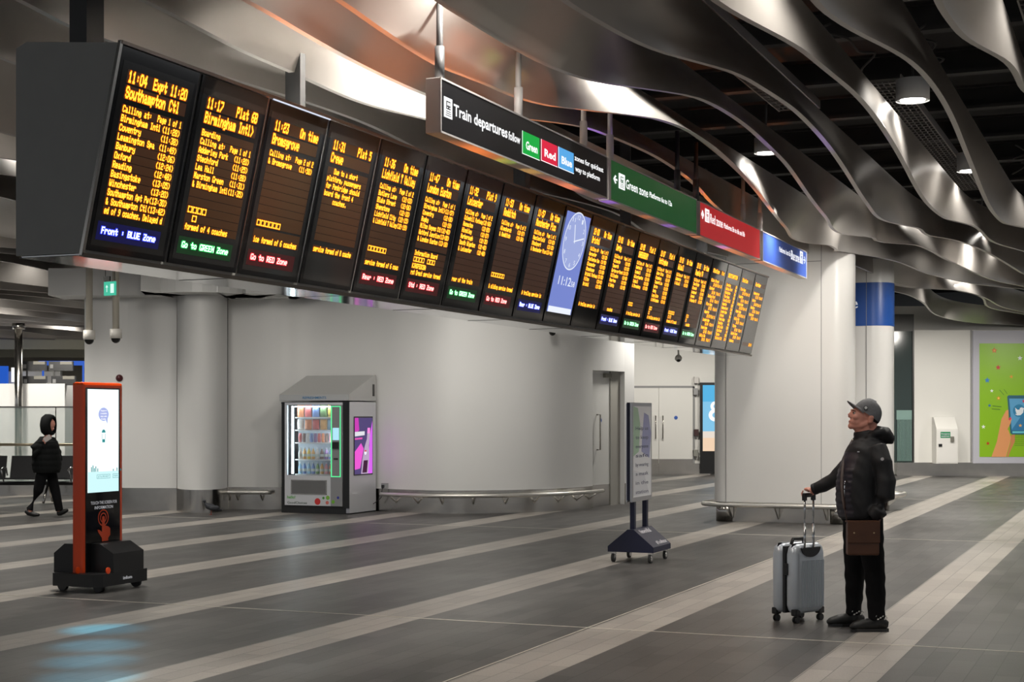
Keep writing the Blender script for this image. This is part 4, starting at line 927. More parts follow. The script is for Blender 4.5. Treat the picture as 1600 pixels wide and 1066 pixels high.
for x in (.09,.197): tl.tube([(x,-.008,zb_+H2-.06),(x,-.008,HTZ-.22)], .0105, 10).tube([(x,-.008,HTZ-.22),(x,-.008,HTZ)], .0085, 10)
tl.build('telescopic_tube', mat('tube_alu', (.6,.62,.65), .25, .9), su)
MB().box(.075, .212, -.022, .008, HTZ-.015, HTZ+.018, bev=.008).box(.075,.105,-.02,.006,HTZ-.04,HTZ).box(.182,.212,-.02,.006,HTZ-.04,HTZ).build('grip', BLACK, su)
for x, y in ((.02,.02),(W2-.04,.02),(.02,D2-.02),(W2-.04,D2-.02)):
    c_ = MB().box(x-.035, x+.03, y-.025, y+.025, zb_-.02, zb_+.035, bev=.012).build('corner_guard', BLACK, su)
    MB().tube([(x,y-.018,.026),(x,y-.006,.026)], .026, 14, ref=(1,0,0)).tube([(x,y+.006,.026),(x,y+.018,.026)], .026, 14, ref=(1,0,0)).build('wheel', BLACK, c_)
    MB().box(x-.014, x+.018, y-.008, y+.008, .03, zb_).build('wheel_fork', BLACK, c_)
# ------------------------------------------------------------------ small fittings
def dome(px, py, Y, ztop, label, r=.095):
    p = at_Y(px, py, Y); t = thing('security_camera', label, 'camera', p)
    MB().cyl(0,0,.13,ztop-p.z,.055,12).build('pole', mat('pole_cream', (.45,.42,.36), .4), t)
    MB().cyl(0,0,.0,.15,r,20).build('housing', mat('housing_white', (.6,.58,.54), .4), t)
    MB().ball((0,0,0), r*.78, 16, 0, (1,1,1.05)).build('dome', mat('smoked_dome', (.01,.01,.01), .1), t)
dome(139.5, 531, 24.4, 5.9, 'dome security camera on the left one of two ceiling poles by the white wall')
dome(181, 529, 24.4, 5.9, 'dome security camera on the right pole, under the green exit sign')
def small_cam(px, py, Y, label, pole):
    p = at_Y(px, py, Y); t = thing('security_camera', label, 'camera', p)
    if pole: MB().cyl(0,0,.05,pole,.02,8).build('pole', MATS['housing_white'], t); MB().ball((0,0,0), .085, 14).build('housing', MATS['housing_white'], t); MB().ball((0,-.02,-.03), .06, 12).build('dome', MATS['smoked_dome'], t)
    else: MB().box(-.05,.05,-.08,.3,.0,.07,bev=.01).build('housing', MATS['housing_white'], t); MB().ball((.0,-.05,-.01), .055, 14).build('dome', MATS['smoked_dome'], t)
small_cam(1060, 560, 36, 'small round camera hanging on a short pole before the double doors', 2.96)
small_cam(863, 519, 25.3, 'small white camera on the wall just below the middle of the departure board', 0)
ex = thing('exit_sign', 'small green exit sign hanging by the left wall under the board end', 'sign', at_Y(172, 451, 20), R(-35))
MB().box(-.11,.11,-.01,.01,-.09,.09).build('sign_plate', emi('exit_green', (.05,.55,.36), .9), ex)
b = MB(); b.box(.02,.085,-.012,-.01,-.06,.06); b.box(-.055,-.045,-.012,-.01,-.045,.03); b.add([(-.075,-.012,.015),(-.025,-.012,.015),(-.05,-.012,.05)], [(0,1,2)]); b.build('symbol', emi('exit_white', (.7,1,.9), 1), ex)
MB().tube([(-.09,0,.09),(-.09,0,1.25)], .004, 6).tube([(.09,0,.09),(.09,0,1.25)], .004, 6).box(-.12,.0,-.01,.01,.1,.16).build('suspension_wire', DARK, ex)
ex = thing('exit_sign', 'tiny bright blue-white sign below the far end of the departure board', 'sign', at_Y(1099, 545, 21.9), 0)
MB().box(-.06,.06,-.02,.02,-.04,.04).build('sign_plate', emi('far_exit', (.55,.85,1), 1), ex); MB().box(-.12,-.06,-.02,.02,-.05,.05).box(-.1,-.09,-.005,.005,.05,.6).build('bracket', DARK, ex)
g = ground(187, 797.4); al = thing('fire_bell', 'small dark red alarm dome on the white wall beside the kiosk', 'alarm', (g.x, g.y-.0, at_Y(187,591,g.y).z))
MB().tube([(0,0,0),(0,-.03,0)], .06, 18, ref=(1,0,0)).build('back_plate', mat('dark_red', (.07,.004,.008), .4), al); MB().ball((0,-.03,0), .048, 16, 0, (1,.8,1)).build('bell_dome', MATS['dark_red'], al)
g = segS[44]; g = ground(602, 799.6)
so = thing('wall_socket', 'double wall socket with plug and cable right of the vending machine', 'socket', (g.x, g.y-.0, at_Y(602,759.5,g.y).z), R(-3))
MB().box(-.07,.07,-.012,0,-.045,.045,bev=.004).build('socket_plate', CHROME, so); pg_ = MB().box(-.06,-.015,-.06,-.012,-.03,.02,bev=.004).build('plug', BLACK, so)
MB().tube(catmull([(-.04,-.05,-.02),(-.05,-.06,-.1),(-.07,-.05,-.2),(-.2,-.04,-.3)], 5), .006, 6).build('cable', BLACK, pg_)
# digital advert on the corridor wall
sg = thing('advert_screen', 'tall lit advert screen half hidden behind the big white pillar', 'screen', (px42(1093), 41.9, 0))
MB().box(0, .9, -.05, .05, at_Y(0,740,41.9).z, at_Y(0,598,41.9).z).build('casing', BLACK, sg)
zz0, zz1 = at_Y(0,705,41.9).z, at_Y(0,602,41.9).z
for f0, f1, c in ((0,.2,(1,.72,.5)),(.2,.3,(.9,.8,.7)),(.3,.75,(.25,.62,.9)),(.75,1,(.1,.5,.85))): MB().box(.07,.83,-.055,-.05,zz0+(zz1-zz0)*f0,zz0+(zz1-zz0)*f1).build('picture', emi('ad_%d' % int(f0*100), c, .9), sg)
b = MB(); ringq(b, .42, zz0+1.22, .06, .14, -.058); ringq(b, .40, zz0+.98, .07, .17, -.058); b.build('white_shape', emi('white_text', (1,1,1), 1.1), sg)
for px, py, nm_, c in ((1088,594,'wall_sounder',(.6,.58,.55)),(1087,612,'wall_switch',(.3,.3,.3)),(1088,676,'call_point',(.05,.02,.02)),(1087,708,'intercom',(.25,.25,.22))):
    p = at_Y(px, py, 41.9); tag(MB().box(-.06,.06,-.05,.1,-.09,.09,bev=.01).build(nm_, mat('fit_'+nm_, c, .5), loc=p), {'wall_sounder':'pale sounder box on the wall above the double doors corner','wall_switch':'small grey switch box just right of the double doors','call_point':'small dark call point right of the double doors','intercom':'grey intercom box low on the wall by the advert screen'}[nm_], 'wall fitting')
# white equipment box
bx = thing('equipment_box', 'white wall cabinet with sloping top and green label by the poster', 'cabinet', (X8(1456), YR-.45, 0))
bw_ = X8(1489)-X8(1456); z_a, z_b, z_c = Z8(724), Z8(670), Z8(652)
MB().prism([(0,z_a),(0,z_b),(.3,z_c),(.44,z_c),(.44,z_a)], 'x', 0, bw_).build('cabinet_body', CREAM, bx)
MB().box(.02, bw_-.02, -.012, 0, z_a+.02, z_b-.03).build('door', mat('box_door', (.72,.71,.68), .4), bx)
pl_ = MB().box(.1, .36, -.016, -.012, z_b-.24, z_b-.08).build('green_label', mat('label_green', (.0,.22,.08), .5), bx)
b = MB(); Mx = Matrix(((1,0,0,0),(0,0,-1,-.018),(0,1,0,0),(0,0,0,1))); add_text(b, 'Emergency', Mx, .12, .34, z_b-.15, .045, .02); add_text(b, 'equipment', Mx, .12, .34, z_b-.21, .045, .02); b.build('label_text', MATS['white_print'], pl_)
MB().box(.05,.14,-.03,-.012,z_a+.45,z_a+.52).build('latch', BLACK, bx); MB().box(.36,.45,-.06,-.012,z_b-.34,z_b-.2,bev=.01).build('padlock', DUCT, bx)
# poster light box
pb_ = thing('wall_poster', 'bright green cartoon wall poster with hands holding a blue phone', 'poster', (X8(1519), YR-.08, 0))
PW_ = X8(1719)-X8(1519)
fr = MB(); zA, zB = Z8(724), Z8(517); fr.box(0, PW_, 0, .08, zA, zB).build('poster_frame', mat('frame_grey', (.5,.5,.56), .4), pb_)
gz0, gz1, gx0 = Z8(714), Z8(537), X8(1529)-X8(1519)
gp = MB().box(gx0, PW_-gx0, -.006, 0, gz0, gz1).build('poster_sheet', mat('poster_green', (.22,.43,.01), .35, emis=(.22,.43,.01), es=.12), pb_)
def PPx(px, py, y): return (X8(px)-X8(1519), y, Z8(py))
def shp(nm_, pts, c, y=-.009): MB().add([PPx(a, b_, y) for a, b_ in pts], [tuple(range(len(pts)))]).build(nm_, mat('pc_%02d%02d%02d' % tuple(int(x*99) for x in c), c, .4), gp)
def star(px, py, r, c, y=-.009):
    shp('star', [(px+(r if i % 2 == 0 else r*.45)*math.sin(R(36*i)), py-(r if i % 2 == 0 else r*.45)*math.cos(R(36*i))) for i in range(10)], c, y)
for px, py, r, c in ((1552,548,5,(.7,.12,.02)),(1558,574.5,4.5,(.6,.03,.02)),(1541,594.5,4.8,(.03,.2,.55)),(1592,560,4.2,(.8,.85,.8)),(1578.5,589,3.2,(.8,.35,.02)),(1548,611,3,(.8,.85,.8)),(1558.5,622.5,3.8,(.75,.2,.02)),(1535,667,3.5,(.8,.85,.8)),(1542,693,3.2,(.5,.03,.01)),(1544.5,634,3,(.03,.15,.35))): star(px, py, r, c); 
star(1552,548,2.6,(.85,.4,.03),-.0095); star(1558.5,622.5,2,(.9,.7,.1),-.0095)
for a in ((1549,634,1563,635.4),(1548,638.6,1561,639.8),(1560,609,1567,617),(1567,608,1572,615)): shp('stroke', [(a[0],a[1]),(a[2],a[3]),(a[2],a[3]+1),(a[0],a[1]+1)], (.03,.12,.02))
for i in range(9):
    for j in range(7):
        if i+j < 13: x, y_ = 1584+i*2.4, 676+j*3.2; shp('dot', [(x,y_),(x+1.3,y_),(x+1.3,y_+1.5),(x,y_+1.5)], (.1,.2,.02))
SK = (.75,.33,.13)
shp('forearm', [(1547.5,714),(1556,690),(1559,675),(1566,668),(1574,672),(1578,684),(1576,694),(1570,714)], SK, -.010)
shp('finger', [(1559,675),(1563,655),(1570,642),(1574,640),(1574,655),(1568,668)], SK, -.0105)
shp('wrist', [(1571,714),(1577,693),(1578,680),(1584,679),(1584,690),(1577,705),(1574,714)], (.6,.24,.09), -.0108)
shp('phone_body', [(1572,620),(1574,618),(1640,618),(1640,679),(1580,679),(1577,677)], (.02,.12,.18), -.013)
shp('phone_screen', [(1575,623),(1640,623),(1640,673),(1579,673)], (.10,.36,.62), -.0135)
shp('phone_shade', [(1594,650),(1640,626),(1640,673),(1578,673)], (.03,.2,.42), -.0137)
shp('phone_bar', [(1580,674),(1640,674),(1640,677),(1580,677)], (.15,.6,.7), -.0138)
shp('round_badge', [(1590.5+9.5*math.cos(R(a)),642+10*math.sin(R(a))) for a in range(0,360,20)], (.02,.22,.42), -.014)
shp('bird_symbol', [(1584,637),(1588,640.5),(1591,640.5),(1592,637.5),(1595,636.6),(1597,638),(1599,637.4),(1597.5,640),(1597,645),(1592.5,649),(1588,649.3),(1584.3,647.6),(1587.2,646.6),(1585.2,644.8),(1586.2,644.3),(1584.2,641.6),(1585.3,641.7)], (.8,.85,.88), -.0145)
shp('thumb', [(1566,668),(1572,658),(1577,652),(1579,655),(1577,662),(1572,672),(1568,676)], SK, -.015)
shp('nail', [(1573.5,655),(1577,651.5),(1578.5,654),(1576,657.5)], (.75,.04,.12), -.0155)
star(1592.5,665,3,(.8,.45,.1),-.0145); star(1598,627,3.5,(.6,.05,.1),-.0145)
# ------------------------------------------------------------------ far left: seats, balustrade, kiosks behind
def bench(x, Y, n, rz, label, g=None):
    t = thing('seat_bench', label, 'seats', (x, Y, 0), rz, g)
    MB().tube([(-.1,.0,.36),(n*.62+.05,.0,.36)], .035, 10).build('beam', BLACK, t)
    for i in range(n):
        a = i*.62
        MB().prism([(-.26,.44),(.2,.42),(.22,.45),(-.26,.475)], 'x', a+.02, a+.56).build('seat', mat('seat_black', (.03,.03,.032), .5), t)
        MB().prism([(.17,.44),(.30,.86),(.33,.86),(.21,.43)], 'x', a+.03, a+.56).build('backrest', MATS['seat_black'], t)
    for i in range(n+1):
        a = i*.62-.02
        MB().tube([(a,.2,.50),(a,.12,.64),(a,-.05,.66),(a,-.2,.60)], .016, 8).tube([(a,-.15,.62),(a+.0,.0,.38)], .014, 8).build('armrest', CHROME, t)
    for a in (.4, n*.62-.45):
        MB().tube([(a,0,.36),(a-.0,-.28,.02)], .025, 8).tube([(a,0,.36),(a,.28,.02)], .025, 8).build('leg', STEEL, t)
bench(px42(-45, 28.2), 28.2, 3, 0, 'black airport-style seat bench behind the walking person')
bl = thing('glass_balustrade', 'glass balustrade with steel handrail behind the black seats', 'railing', (-12.5, 30.5, 0))
GLB = mat('balustrade_glass', (.75,.95,.9), .05, alpha=.28)
for i in range(4): MB().box(i*1.15, i*1.15+1.12, 0, .015, .3, 1.76).build('glass_panel', GLB, bl)
for i in range(5): MB().tube([(i*1.15-.01,0,.05),(i*1.15-.01,0,1.77)], .012, 8).build('post', STEEL, bl)
MB().tube([(0,-.08,1.03),(4.4,-.08,1.03)], .028, 10).build('handrail', mat('brass_rail', (.45,.38,.28), .3, 1), bl); MB().box(0,4.5,-.01,.025,1.76,1.79).build('top_trim', SEAM, bl)
struct(MB().box(-14.5,-7.5,-.05,.3,0,.30).build('trim_9', STEEL, loc=(0,30.9,0)))
struct(MB().box(-16,-11.3,-.5,.3,0,2.43).build('wall_far_left', mat('bright_wall', (.82,.82,.8), .5), loc=(-.2,40,0)))
struct(MB().box(-20,-14.2,0,.3,0,2.2).box(-20,-14.2,.3,.5,2.2,3.0).build('wall_far_shop', MATS['bright_wall'], loc=(0,48,0)))
fp_ = tag(MB().box(-20,-15.5,-.05,.1,2.6,3.15).build('fascia_panel', emi('fascia_blue', (.02,.12,.65), .8), loc=(-.2,47.8,0)), 'bright blue fascia at the far left edge of the photo', 'fascia')
MB().box(-15.35,-15.2,-.1,-.05,2.65,3.1).build('lettering', emi('white_text', (1,1,1), 1.1), fp_)
pc = thing('steel_post', 'tall steel post behind the white wall at far left', 'post', (px42(29,39), 39, 0))
MB().cyl(0,0,0,3.95,.1,16).build('post_tube', STEEL, pc); MB().cyl(0,0,3.8,3.95,.16,16).build('collar', STEEL, pc)
for i, (px, py, rw_) in enumerate(((35,595,'lower left'),(80,595,'lower right'),(34,572,'upper left'),(76,572,'upper right'))):
    p = at_Y(px, py, 39.6); t = thing('departure_screen', 'dark departure screen above the far white wall, %s of four' % rw_, 'screen', p, 0, 'dark screens above the far wall')
    MB().box(0, .62, 0, .1, -.12, .12).build('screen_casing', BLACK, t); MB().box(.04,.12,-.01,0,-.06,.04).build('screen_marks', mat('dim_text', (.25,.25,.25), .5), t)
    MB().box(.30,.6,-.012,0,.04,.12).build('screen_shade', DUCT, t); MB().box(.1,.14,.03,.07,2.43-p.z,-.1).build('bracket', DARK, t)
tag(MB().box(0,1.4,0,.1,0,.12).box(.1,.14,0,.05,-3.0,0).box(1.2,1.24,0,.05,-3.0,0).build('fascia_panel', emi('fascia_blue', (.02,.12,.65), .8), loc=at_Y(60,571,42)), 'blue strip above the dark screens at far left', 'fascia')
for i in (4, 6):
    struct(MB().box(-34,-9-i*.3,0,.12,3.75-(i % 2)*.05,4.5).build('trim_%d' % (10+i), mat('cream_beam', (.62,.60,.46), .5), loc=(0,36+i*3.4,0)))
struct(MB().box(-50,0,0,.3,0,4.6).build('wall_far', mat('far_wall', (.5,.46,.38), .6), loc=(-4,66,0)))
# pigeon
pgp = ground(333, 804)
pg = thing('pigeon', 'small dark pigeon walking on the floor by the round steel skirting', 'bird', (pgp.x, pgp.y-.1, 0), R(200))
b = MB(); b.tube([(-.16,0,.07),(-.09,0,.085),(0,0,.12),(.07,0,.145),(.1,0,.18),(.115,0,.21)], [.012,.03,.055,.048,.026,.014], 12).ball((.12,0,.225), .027, 12); b.build('body', mat('pigeon_grey', (.04,.042,.05), .6), pg)
MB().tube([(.14,0,.225),(.17,0,.215)], [.008,.001], 6).build('beak', BLACK, pg)
for s_ in (-.02,.02): MB().tube([(0.01,s_,.08),(.015,s_,.0)], .005, 6).tube([(.0,s_,.004),(.04,s_,.004)], .004, 6).build('leg', mat('pigeon_leg', (.35,.1,.08), .6), pg)
for s_ in (-1,1): MB().ball((-.03,s_*.045,.115), .07, 10, 0, (1.3,.25,.55)).build('wing', MATS['pigeon_grey'], pg)
# ------------------------------------------------------------------ people
def remesh(mb, name, m, parent, vox=.008, sm=4, fac=.6, post=None):
    o = mb.build(name, m, parent)
    r = o.modifiers.new('r', 'REMESH'); r.mode = 'VOXEL'; r.voxel_size = vox; r.use_smooth_shade = True
    s = o.modifiers.new('s', 'SMOOTH'); s.iterations = sm; s.factor = fac
    bpy.context.view_layer.update()
    dg = bpy.context.evaluated_depsgraph_get()
    me = bpy.data.meshes.new_from_object(o.evaluated_get(dg)); o.modifiers.clear(); o.data = me
    if post:
        for v in me.vertices: v.co = post(v.co.copy())
        me.update()
    return o
SKIN = mat('skin', (.72,.32,.24), .5, noise=.03, nscale=20)
LIP = mat('lip', (.35,.10,.08), .5)
JACK = mat('jacket_black', (.011,.011,.013), .62, noise=.2, nscale=30)
VEST = mat('jacket_quilt', (.022,.018,.028), .45)
TROU = mat('trouser_black', (.005,.005,.006), .9, spec=.2)
SHOE = mat('shoe_black', (.008,.008,.008), .5)
EYE = mat('eye_white', (.42,.38,.36), .3); IRIS = mat('iris', (.03,.025,.02), .2)
HAIR = mat('hair_brown', (.03,.018,.012), .7)
def fingers(mb, base, dirs, lens, r=.0085):
    for b, d, l in zip(base, dirs, lens):
        p = Vector(b); P = [p]
        for k_, dd in enumerate(d): p = p+Vector(dd).normalized()*l*(.42,.33,.25)[k_]; P.append(p)
        mb.tube(P, [r*1.08,r,r*.92,r*.75], 8)
MX, MY = 2.611, 11.5
man = thing('person', 'person in grey cap and black hooded jacket looking up beside a silver suitcase', 'person', (MX, MY, 0))
b = MB()
# head, tilted back, facing -x
b.ball((.045,0,1.618), .1, 20, 0, (.97,.78,1.0)); b.ball((-.008,0,1.592), .08, 20, 0, (.86,.86,.98)); b.ball((-.018,0,1.555), .068, 18, 0, (.98,.95,.72))
b.tube([(.05,.045,1.55),(-.01,.038,1.527),(-.062,.014,1.522)], [.034,.030,.022], 10).tube([(.05,-.045,1.55),(-.01,-.038,1.527),(-.062,-.014,1.522)], [.034,.030,.022], 10)
b.ball((-.072,0,1.524), .025, 14, 0, (1,1.1,1)); b.tube([(-.058,0,1.637),(-.076,0,1.617),(-.090,0,1.602)], [.010,.012,.0135], 10)
b.ball((-.086,.009,1.594), .0095, 10); b.ball((-.086,-.009,1.594), .0095, 10)
b.tube([(-.045,.045,1.640),(-.064,.018,1.643),(-.062,0,1.640),(-.064,-.018,1.643),(-.045,-.045,1.640)], .0105, 8)
b.ball((-.078,0,1.562), .016, 12, 0, (.8,1.5,.5)); b.ball((-.076,0,1.548), .015, 12, 0, (.8,1.4,.55)); b.ball((-.045,.042,1.59), .026, 12); b.ball((-.045,-.042,1.59), .026, 12)
for s_ in (-1,1):
    b.ball((.056,s_*.086,1.572), .034, 12, 0, (.62,.40,1.05)); b.ball((.062,s_*.094,1.588), .017, 10, 0, (1,.6,.9)); b.ball((.045,s_*.09,1.552), .013, 10)
b.tube([(.045,0,1.36),(.05,0,1.46),(.052,0,1.56)], [.078,.068,.072], 16); b.tube([(.03,0,1.42),(.015,0,1.49),(-.015,0,1.53)], [.062,.056,.05], 14)
# torso and limbs under the clothes
b.tube([(.0,0,.86),(.0,0,1.05),(.02,0,1.25),(.045,0,1.37),(.045,0,1.42)], [(.15,.12),(.15,.12),(.16,.12),(.14,.10),(.07,.07)], 16, ref=(0,1,0))
AR = [(.05,.17,1.36),(-.135,.29,1.11),(-.265,.372,1.035),(-.295,.392,1.018)]
AL = [(.09,-.17,1.36),(.135,-.235,1.10),(.11,-.24,.98),(.09,-.22,.93)]
b.tube(AR, [.05,.04,.028,.026], 12); b.tube(AL, [.05,.04,.028,.03], 12)
LN = [(.03,-.09,.88),(.055,-.10,.62),(.08,-.10,.45),(.09,-.10,.26),(.095,-.10,.09)]
LF = [(.0,.1,.88),(-.01,.13,.62),(-.01,.15,.46),(-.01,.17,.26),(-.015,.18,.09)]
b.tube(LN, [.09,.075,.05,.05,.035], 12); b.tube(LF, [.09,.075,.05,.05,.035], 12)
b.tube([(.11,-.1,.06),(0,-.1,.04),(-.07,-.1,.03)], [.035,.035,.025], 8); b.tube([(0,.18,.06),(-.11,.18,.04),(-.18,.18,.03)], [.035,.035,.025], 8)
# right hand on the grip: u runs along the bar
u = Vector((math.cos(R(41)), math.sin(R(41)), 0)); n_ = Vector((math.sin(R(41)), -math.cos(R(41)), 0)); G = Vector((-.317,.407,HTZ+.018))
b.tube([AR[3], tuple(Vector((-.300,.396,1.03)))], [.027,.03], 10)
b.ball(tuple(G+Vector((.006,.0,.028))), .04, 14, 0, (1.0,.95,.42), Matrix.Rotation(R(41), 3, 'Z'))
for i, l in enumerate((.078,.086,.082,.066)):
    base = G+u*(-.033+.0215*i)+Vector((0,0,.030))+n_*.018
    fingers(b, [base], [[n_*.9+Vector((0,0,-.25)), n_*.25+Vector((0,0,-1)), -n_*.8+Vector((0,0,-.75))]], [l], .0088)
fingers(b, [G-u*.042+Vector((0,0,.02))-n_*.012], [[-n_*.5-u*.1+Vector((0,0,-.9)), n_*.1+Vector((0,0,-1)), n_*.5+Vector((0,0,-.8))]], [.055], .0098)
body = remesh(b, 'body', SKIN, man, .0055, 6, .5)
hd_ = MB()
for s_ in (-1,1): hd_.ball((-.052,s_*.034,1.619), .0135, 12, 0)
e1 = hd_.build('eyes', EYE, man)
ii = MB()
for s_ in (-1,1): ii.ball((-.0625,s_*.0365,1.6225), .0062, 10)
ii.build('irises', IRIS, man)
MB().tube([(-.072,.022,1.554),(-.0885,0,1.5545),(-.072,-.022,1.554)], .0035, 6).build('lips', LIP, man)
MB().tube([(-.050,-.047,1.637),(-.066,-.024,1.643),(-.068,-.010,1.641)], .0045, 6).tube([(-.050,.047,1.637),(-.066,.024,1.643),(-.068,.010,1.641)], .0045, 6).build('eyebrows', HAIR, man)
h = MB(); h.ball((.075,0,1.585), .088, 16, 0, (.85,.86,.7)); remesh(h, 'hair', HAIR, man, .008, 2)
# cap
cb_ = MB(); c0 = Vector((.042,0,1.605)); ux = Vector((.83,0,-.56)); uz = Vector((.56,0,.83)); uy = Vector((0,1,0)); vs = []; NL = 9; NN = 28
for i in range(NL+1):
    th = R(90)*i/NL
    for j in range(NN):
        ph = 2*math.pi*j/NN; cr = math.cos(th)**.8
        rx = .108*cr; ry = .093*cr; rz = .122*math.sin(th)
        fx = math.cos(ph); p = c0+ux*(rx*fx)+uy*(ry*math.sin(ph))+uz*(rz*(1+.05*(-fx)))
        vs.append(p)
cb_.add(vs, [(i*NN+j, i*NN+(j+1) % NN, (i+1)*NN+(j+1) % NN, (i+1)*NN+j) for i in range(NL) for j in range(NN)], 0, True)
CAPM = mat('cap_grey', (.165,.168,.178), .85, noise=.25, nscale=60)
cap = cb_.build('cap', CAPM, man)
br = MB(); vs = []; NB = 14; NR = 5
bs0 = c0-ux*.098+uz*.012; bd = (Vector((-.1,0,1.712))-bs0)
for side in (1,-1):
    for i in range(NR+1):
        t = i/NR
        for j in range(NB+1):
            a = -1+2*j/NB; yy = .082*a; ext = max(0, 1-abs(a)**2.6)
            root = bs0+ux*(.05*a*a)
            p = root+bd*(t*ext)+uy*yy+Vector((.25,0,.97))*(-.022*a*a*t)+Vector((.4,0,.9))*side*.003
            vs.append(p)
K = (NR+1)*(NB+1); fs = []
for i in range(NR):
    for j in range(NB):
        q_ = i*(NB+1)+j; fs += [(q_,q_+1,q_+NB+2,q_+NB+1), (K+q_,K+q_+NB+1,K+q_+NB+2,K+q_+1)]
for j in range(NB): q_ = NR*(NB+1)+j; fs.append((q_,q_+1,K+q_+1,K+q_))
br.add(vs, fs, 0, True); br.build('peak', CAPM, cap)
MB().tube([(.018,-.086,1.660),(.017,-.0925,1.6605)], .0155, 18, ref=(1,0,0)).build('badge_rim', BLACK, cap)
MB().tube([(.018,-.088,1.660),(.0168,-.0945,1.6607)], .011, 18, ref=(1,0,0)).build('badge', mat('badge_white', (.8,.8,.78), .4), cap)
MB().ball(tuple(c0+uz*.122), .008, 8).build('button', CAPM, cap)
# trousers
t_ = MB()
t_.tube([(.01,0,.95),(.01,0,.85),(.02,0,.78)], [(.17,.15),(.18,.16),(.15,.13)], 18, ref=(0,1,0))
t_.tube(LN, [.115,.093,.077,.072,.060], 16); t_.tube(LF, [.115,.093,.080,.068,.056], 16)
def wr(c):
    if c.z < .75: k_ = .004*math.sin(c.z*55+26*c.y+30*c.x)*math.sin(c.x*40+c.z*13); c.x += k_; c.y += k_*.6
    return c
remesh(t_, 'trousers', TROU, man, .01, 5, .5, wr)
# shoes and patterned socks
for nm_, ax, ay in (('shoe',.095,-.10),('shoe',-.018,.18)):
    s_ = MB(); s_.tube([(ax+.085,ay,.05),(ax+.06,ay,.055),(ax-.03,ay,.055),(ax-.12,ay,.045),(ax-.175,ay,.036),(ax-.20,ay,.03)], [(.026,.026),(.042,.038),(.05,.042),(.042,.047),(.03,.038),(.012,.02)], 14, ref=(0,0,1))
    s_.tube([(ax+.025,ay,.05),(ax+.015,ay,.11)], [.048,.044], 14)
    remesh(s_, 'shoe', SHOE, man, .008, 3, .5, lambda c: Vector((c.x, c.y, max(c.z, .012))))
    MB().prism([(ax+x*.9, ay+y*.95) for x, y in ((.095,-.025),(.095,.025),(.07,.04),(0,.04),(-.1,.048),(-.17,.04),(-.21,.015),(-.21,-.015),(-.17,-.04),(-.1,-.048),(0,-.04),(.07,-.04))], 'z', 0, .024).build('sole', BLACK, man)
    sk = MB()
    for j in range(22):
        a = 2*math.pi*j/22
        for k_ in range(3):
            if (j+k_*2) % 3: continue
            z_ = .093+k_*.011; r_ = .064
            sk.add([(ax+.015+r_*math.cos(a+d), ay+r_*math.sin(a+d), z_+e_) for d, e_ in ((0,0),(.2,.0),(.28,.010),(.08,.010))], [(0,1,2,3)])
    sk.build('sock_pattern', mat('sock_white', (.6,.6,.58), .7), man)['label'] = 'white patterned sock band'
# jacket
j_ = MB()
SEC = [(.05,1.445,.082,.092),(.055,1.41,.115,.15),(.047,1.35,.142,.205),(.025,1.25,.160,.215),(.002,1.15,.172,.215),(-.006,1.05,.178,.21),(-.003,.95,.177,.21),(.003,.87,.172,.205),(.005,.842,.160,.195)]
j_.tube([(c,0,z) for c, z, a, b2 in SEC], [(b2, a) for c, z, a, b2 in SEC], 30, ref=(0,1,0))
j_.tube([(.055,.16,1.365),(-.03,.235,1.235),(-.135,.292,1.112),(-.215,.342,1.06),(-.270,.376,1.035)], [.072,.066,.058,.052,.043], 16)
j_.tube([(.08,-.155,1.365),(.112,-.22,1.25),(.132,-.245,1.12),(.125,-.25,1.0),(.09,-.24,.91),(.04,-.21,.86)], [.076,.073,.070,.066,.062,.056], 16)
# collar and hood
j_.tube([(.045,0,1.40),(.03,0,1.455),(.022,0,1.492)], [(.088,.080),(.084,.082),(.079,.078)], 22, ref=(0,1,0))
j_.tube([(.08,0,1.44),(.13,0,1.472),(.178,0,1.465),(.208,0,1.425),(.205,0,1.39)], [(.10,.05),(.115,.058),(.115,.058),(.105,.045),(.08,.03)], 20, ref=(0,1,0))
j_.tube([(.03,-.085,1.44),(.09,-.10,1.47),(.15,-.085,1.48)], [.022,.032,.04], 10); j_.tube([(.03,.085,1.44),(.09,.10,1.47),(.15,.085,1.48)], [.022,.032,.04], 10)
def quilt(c):
    inner = c.x < -.05 and abs(c.y) < .17 and .86 < c.z < 1.22
    if inner:
        k_ = .006*abs(math.sin(c.z*math.pi/.045)); d = Vector((c.x, c.y*.6, 0)).normalized(); c += d*(k_-.003)
    k2 = .003*math.sin(c.z*42+c.x*50+c.y*20)*math.sin(c.y*34+c.x*37+c.z*9); c.x += k2; c.y += k2*.7
    # neck opening stays clear
    return c
jk = remesh(j_, 'jacket', JACK, man, .009, 4, .5, quilt)
jk.data.materials.append(VEST)
for p in jk.data.polygons:
    c = p.center
    if c.x < -.055 and abs(c.y) < .17 and .85 < c.z < 1.33: p.material_index = 1
MB().tube([(-.118,-.09,.87),(-.128,-.105,.99),(-.125,-.10,1.08),(-.122,-.10,1.12)], .0035, 6).xf(Matrix.Translation((-.022,-.022,0))).build('pocket_zip', CHROME, man)
MB().tube([(-.040,-.02,1.47),(-.067,-.03,1.42),(-.087,-.03,1.37)], .003, 6).build('front_zip', CHROME, man)
MB().box(-.008,.008,-.004,0,-.004,.004,bev=.001).xf(Matrix.Translation((-.058,-.178,1.335))).build('chest_logo', mat('logo_white', (.6,.6,.62), .5), man)
MB().tube([(.09,-.296,1.285),(.088,-.302,1.285)], .012, 12, ref=(1,0,0)).build('sleeve_badge', MATS['logo_white'], man)
MB().tube([(-.258,.369,1.040),(-.280,.383,1.030)], [.046,.045], 16).build('cuff', JACK, man)
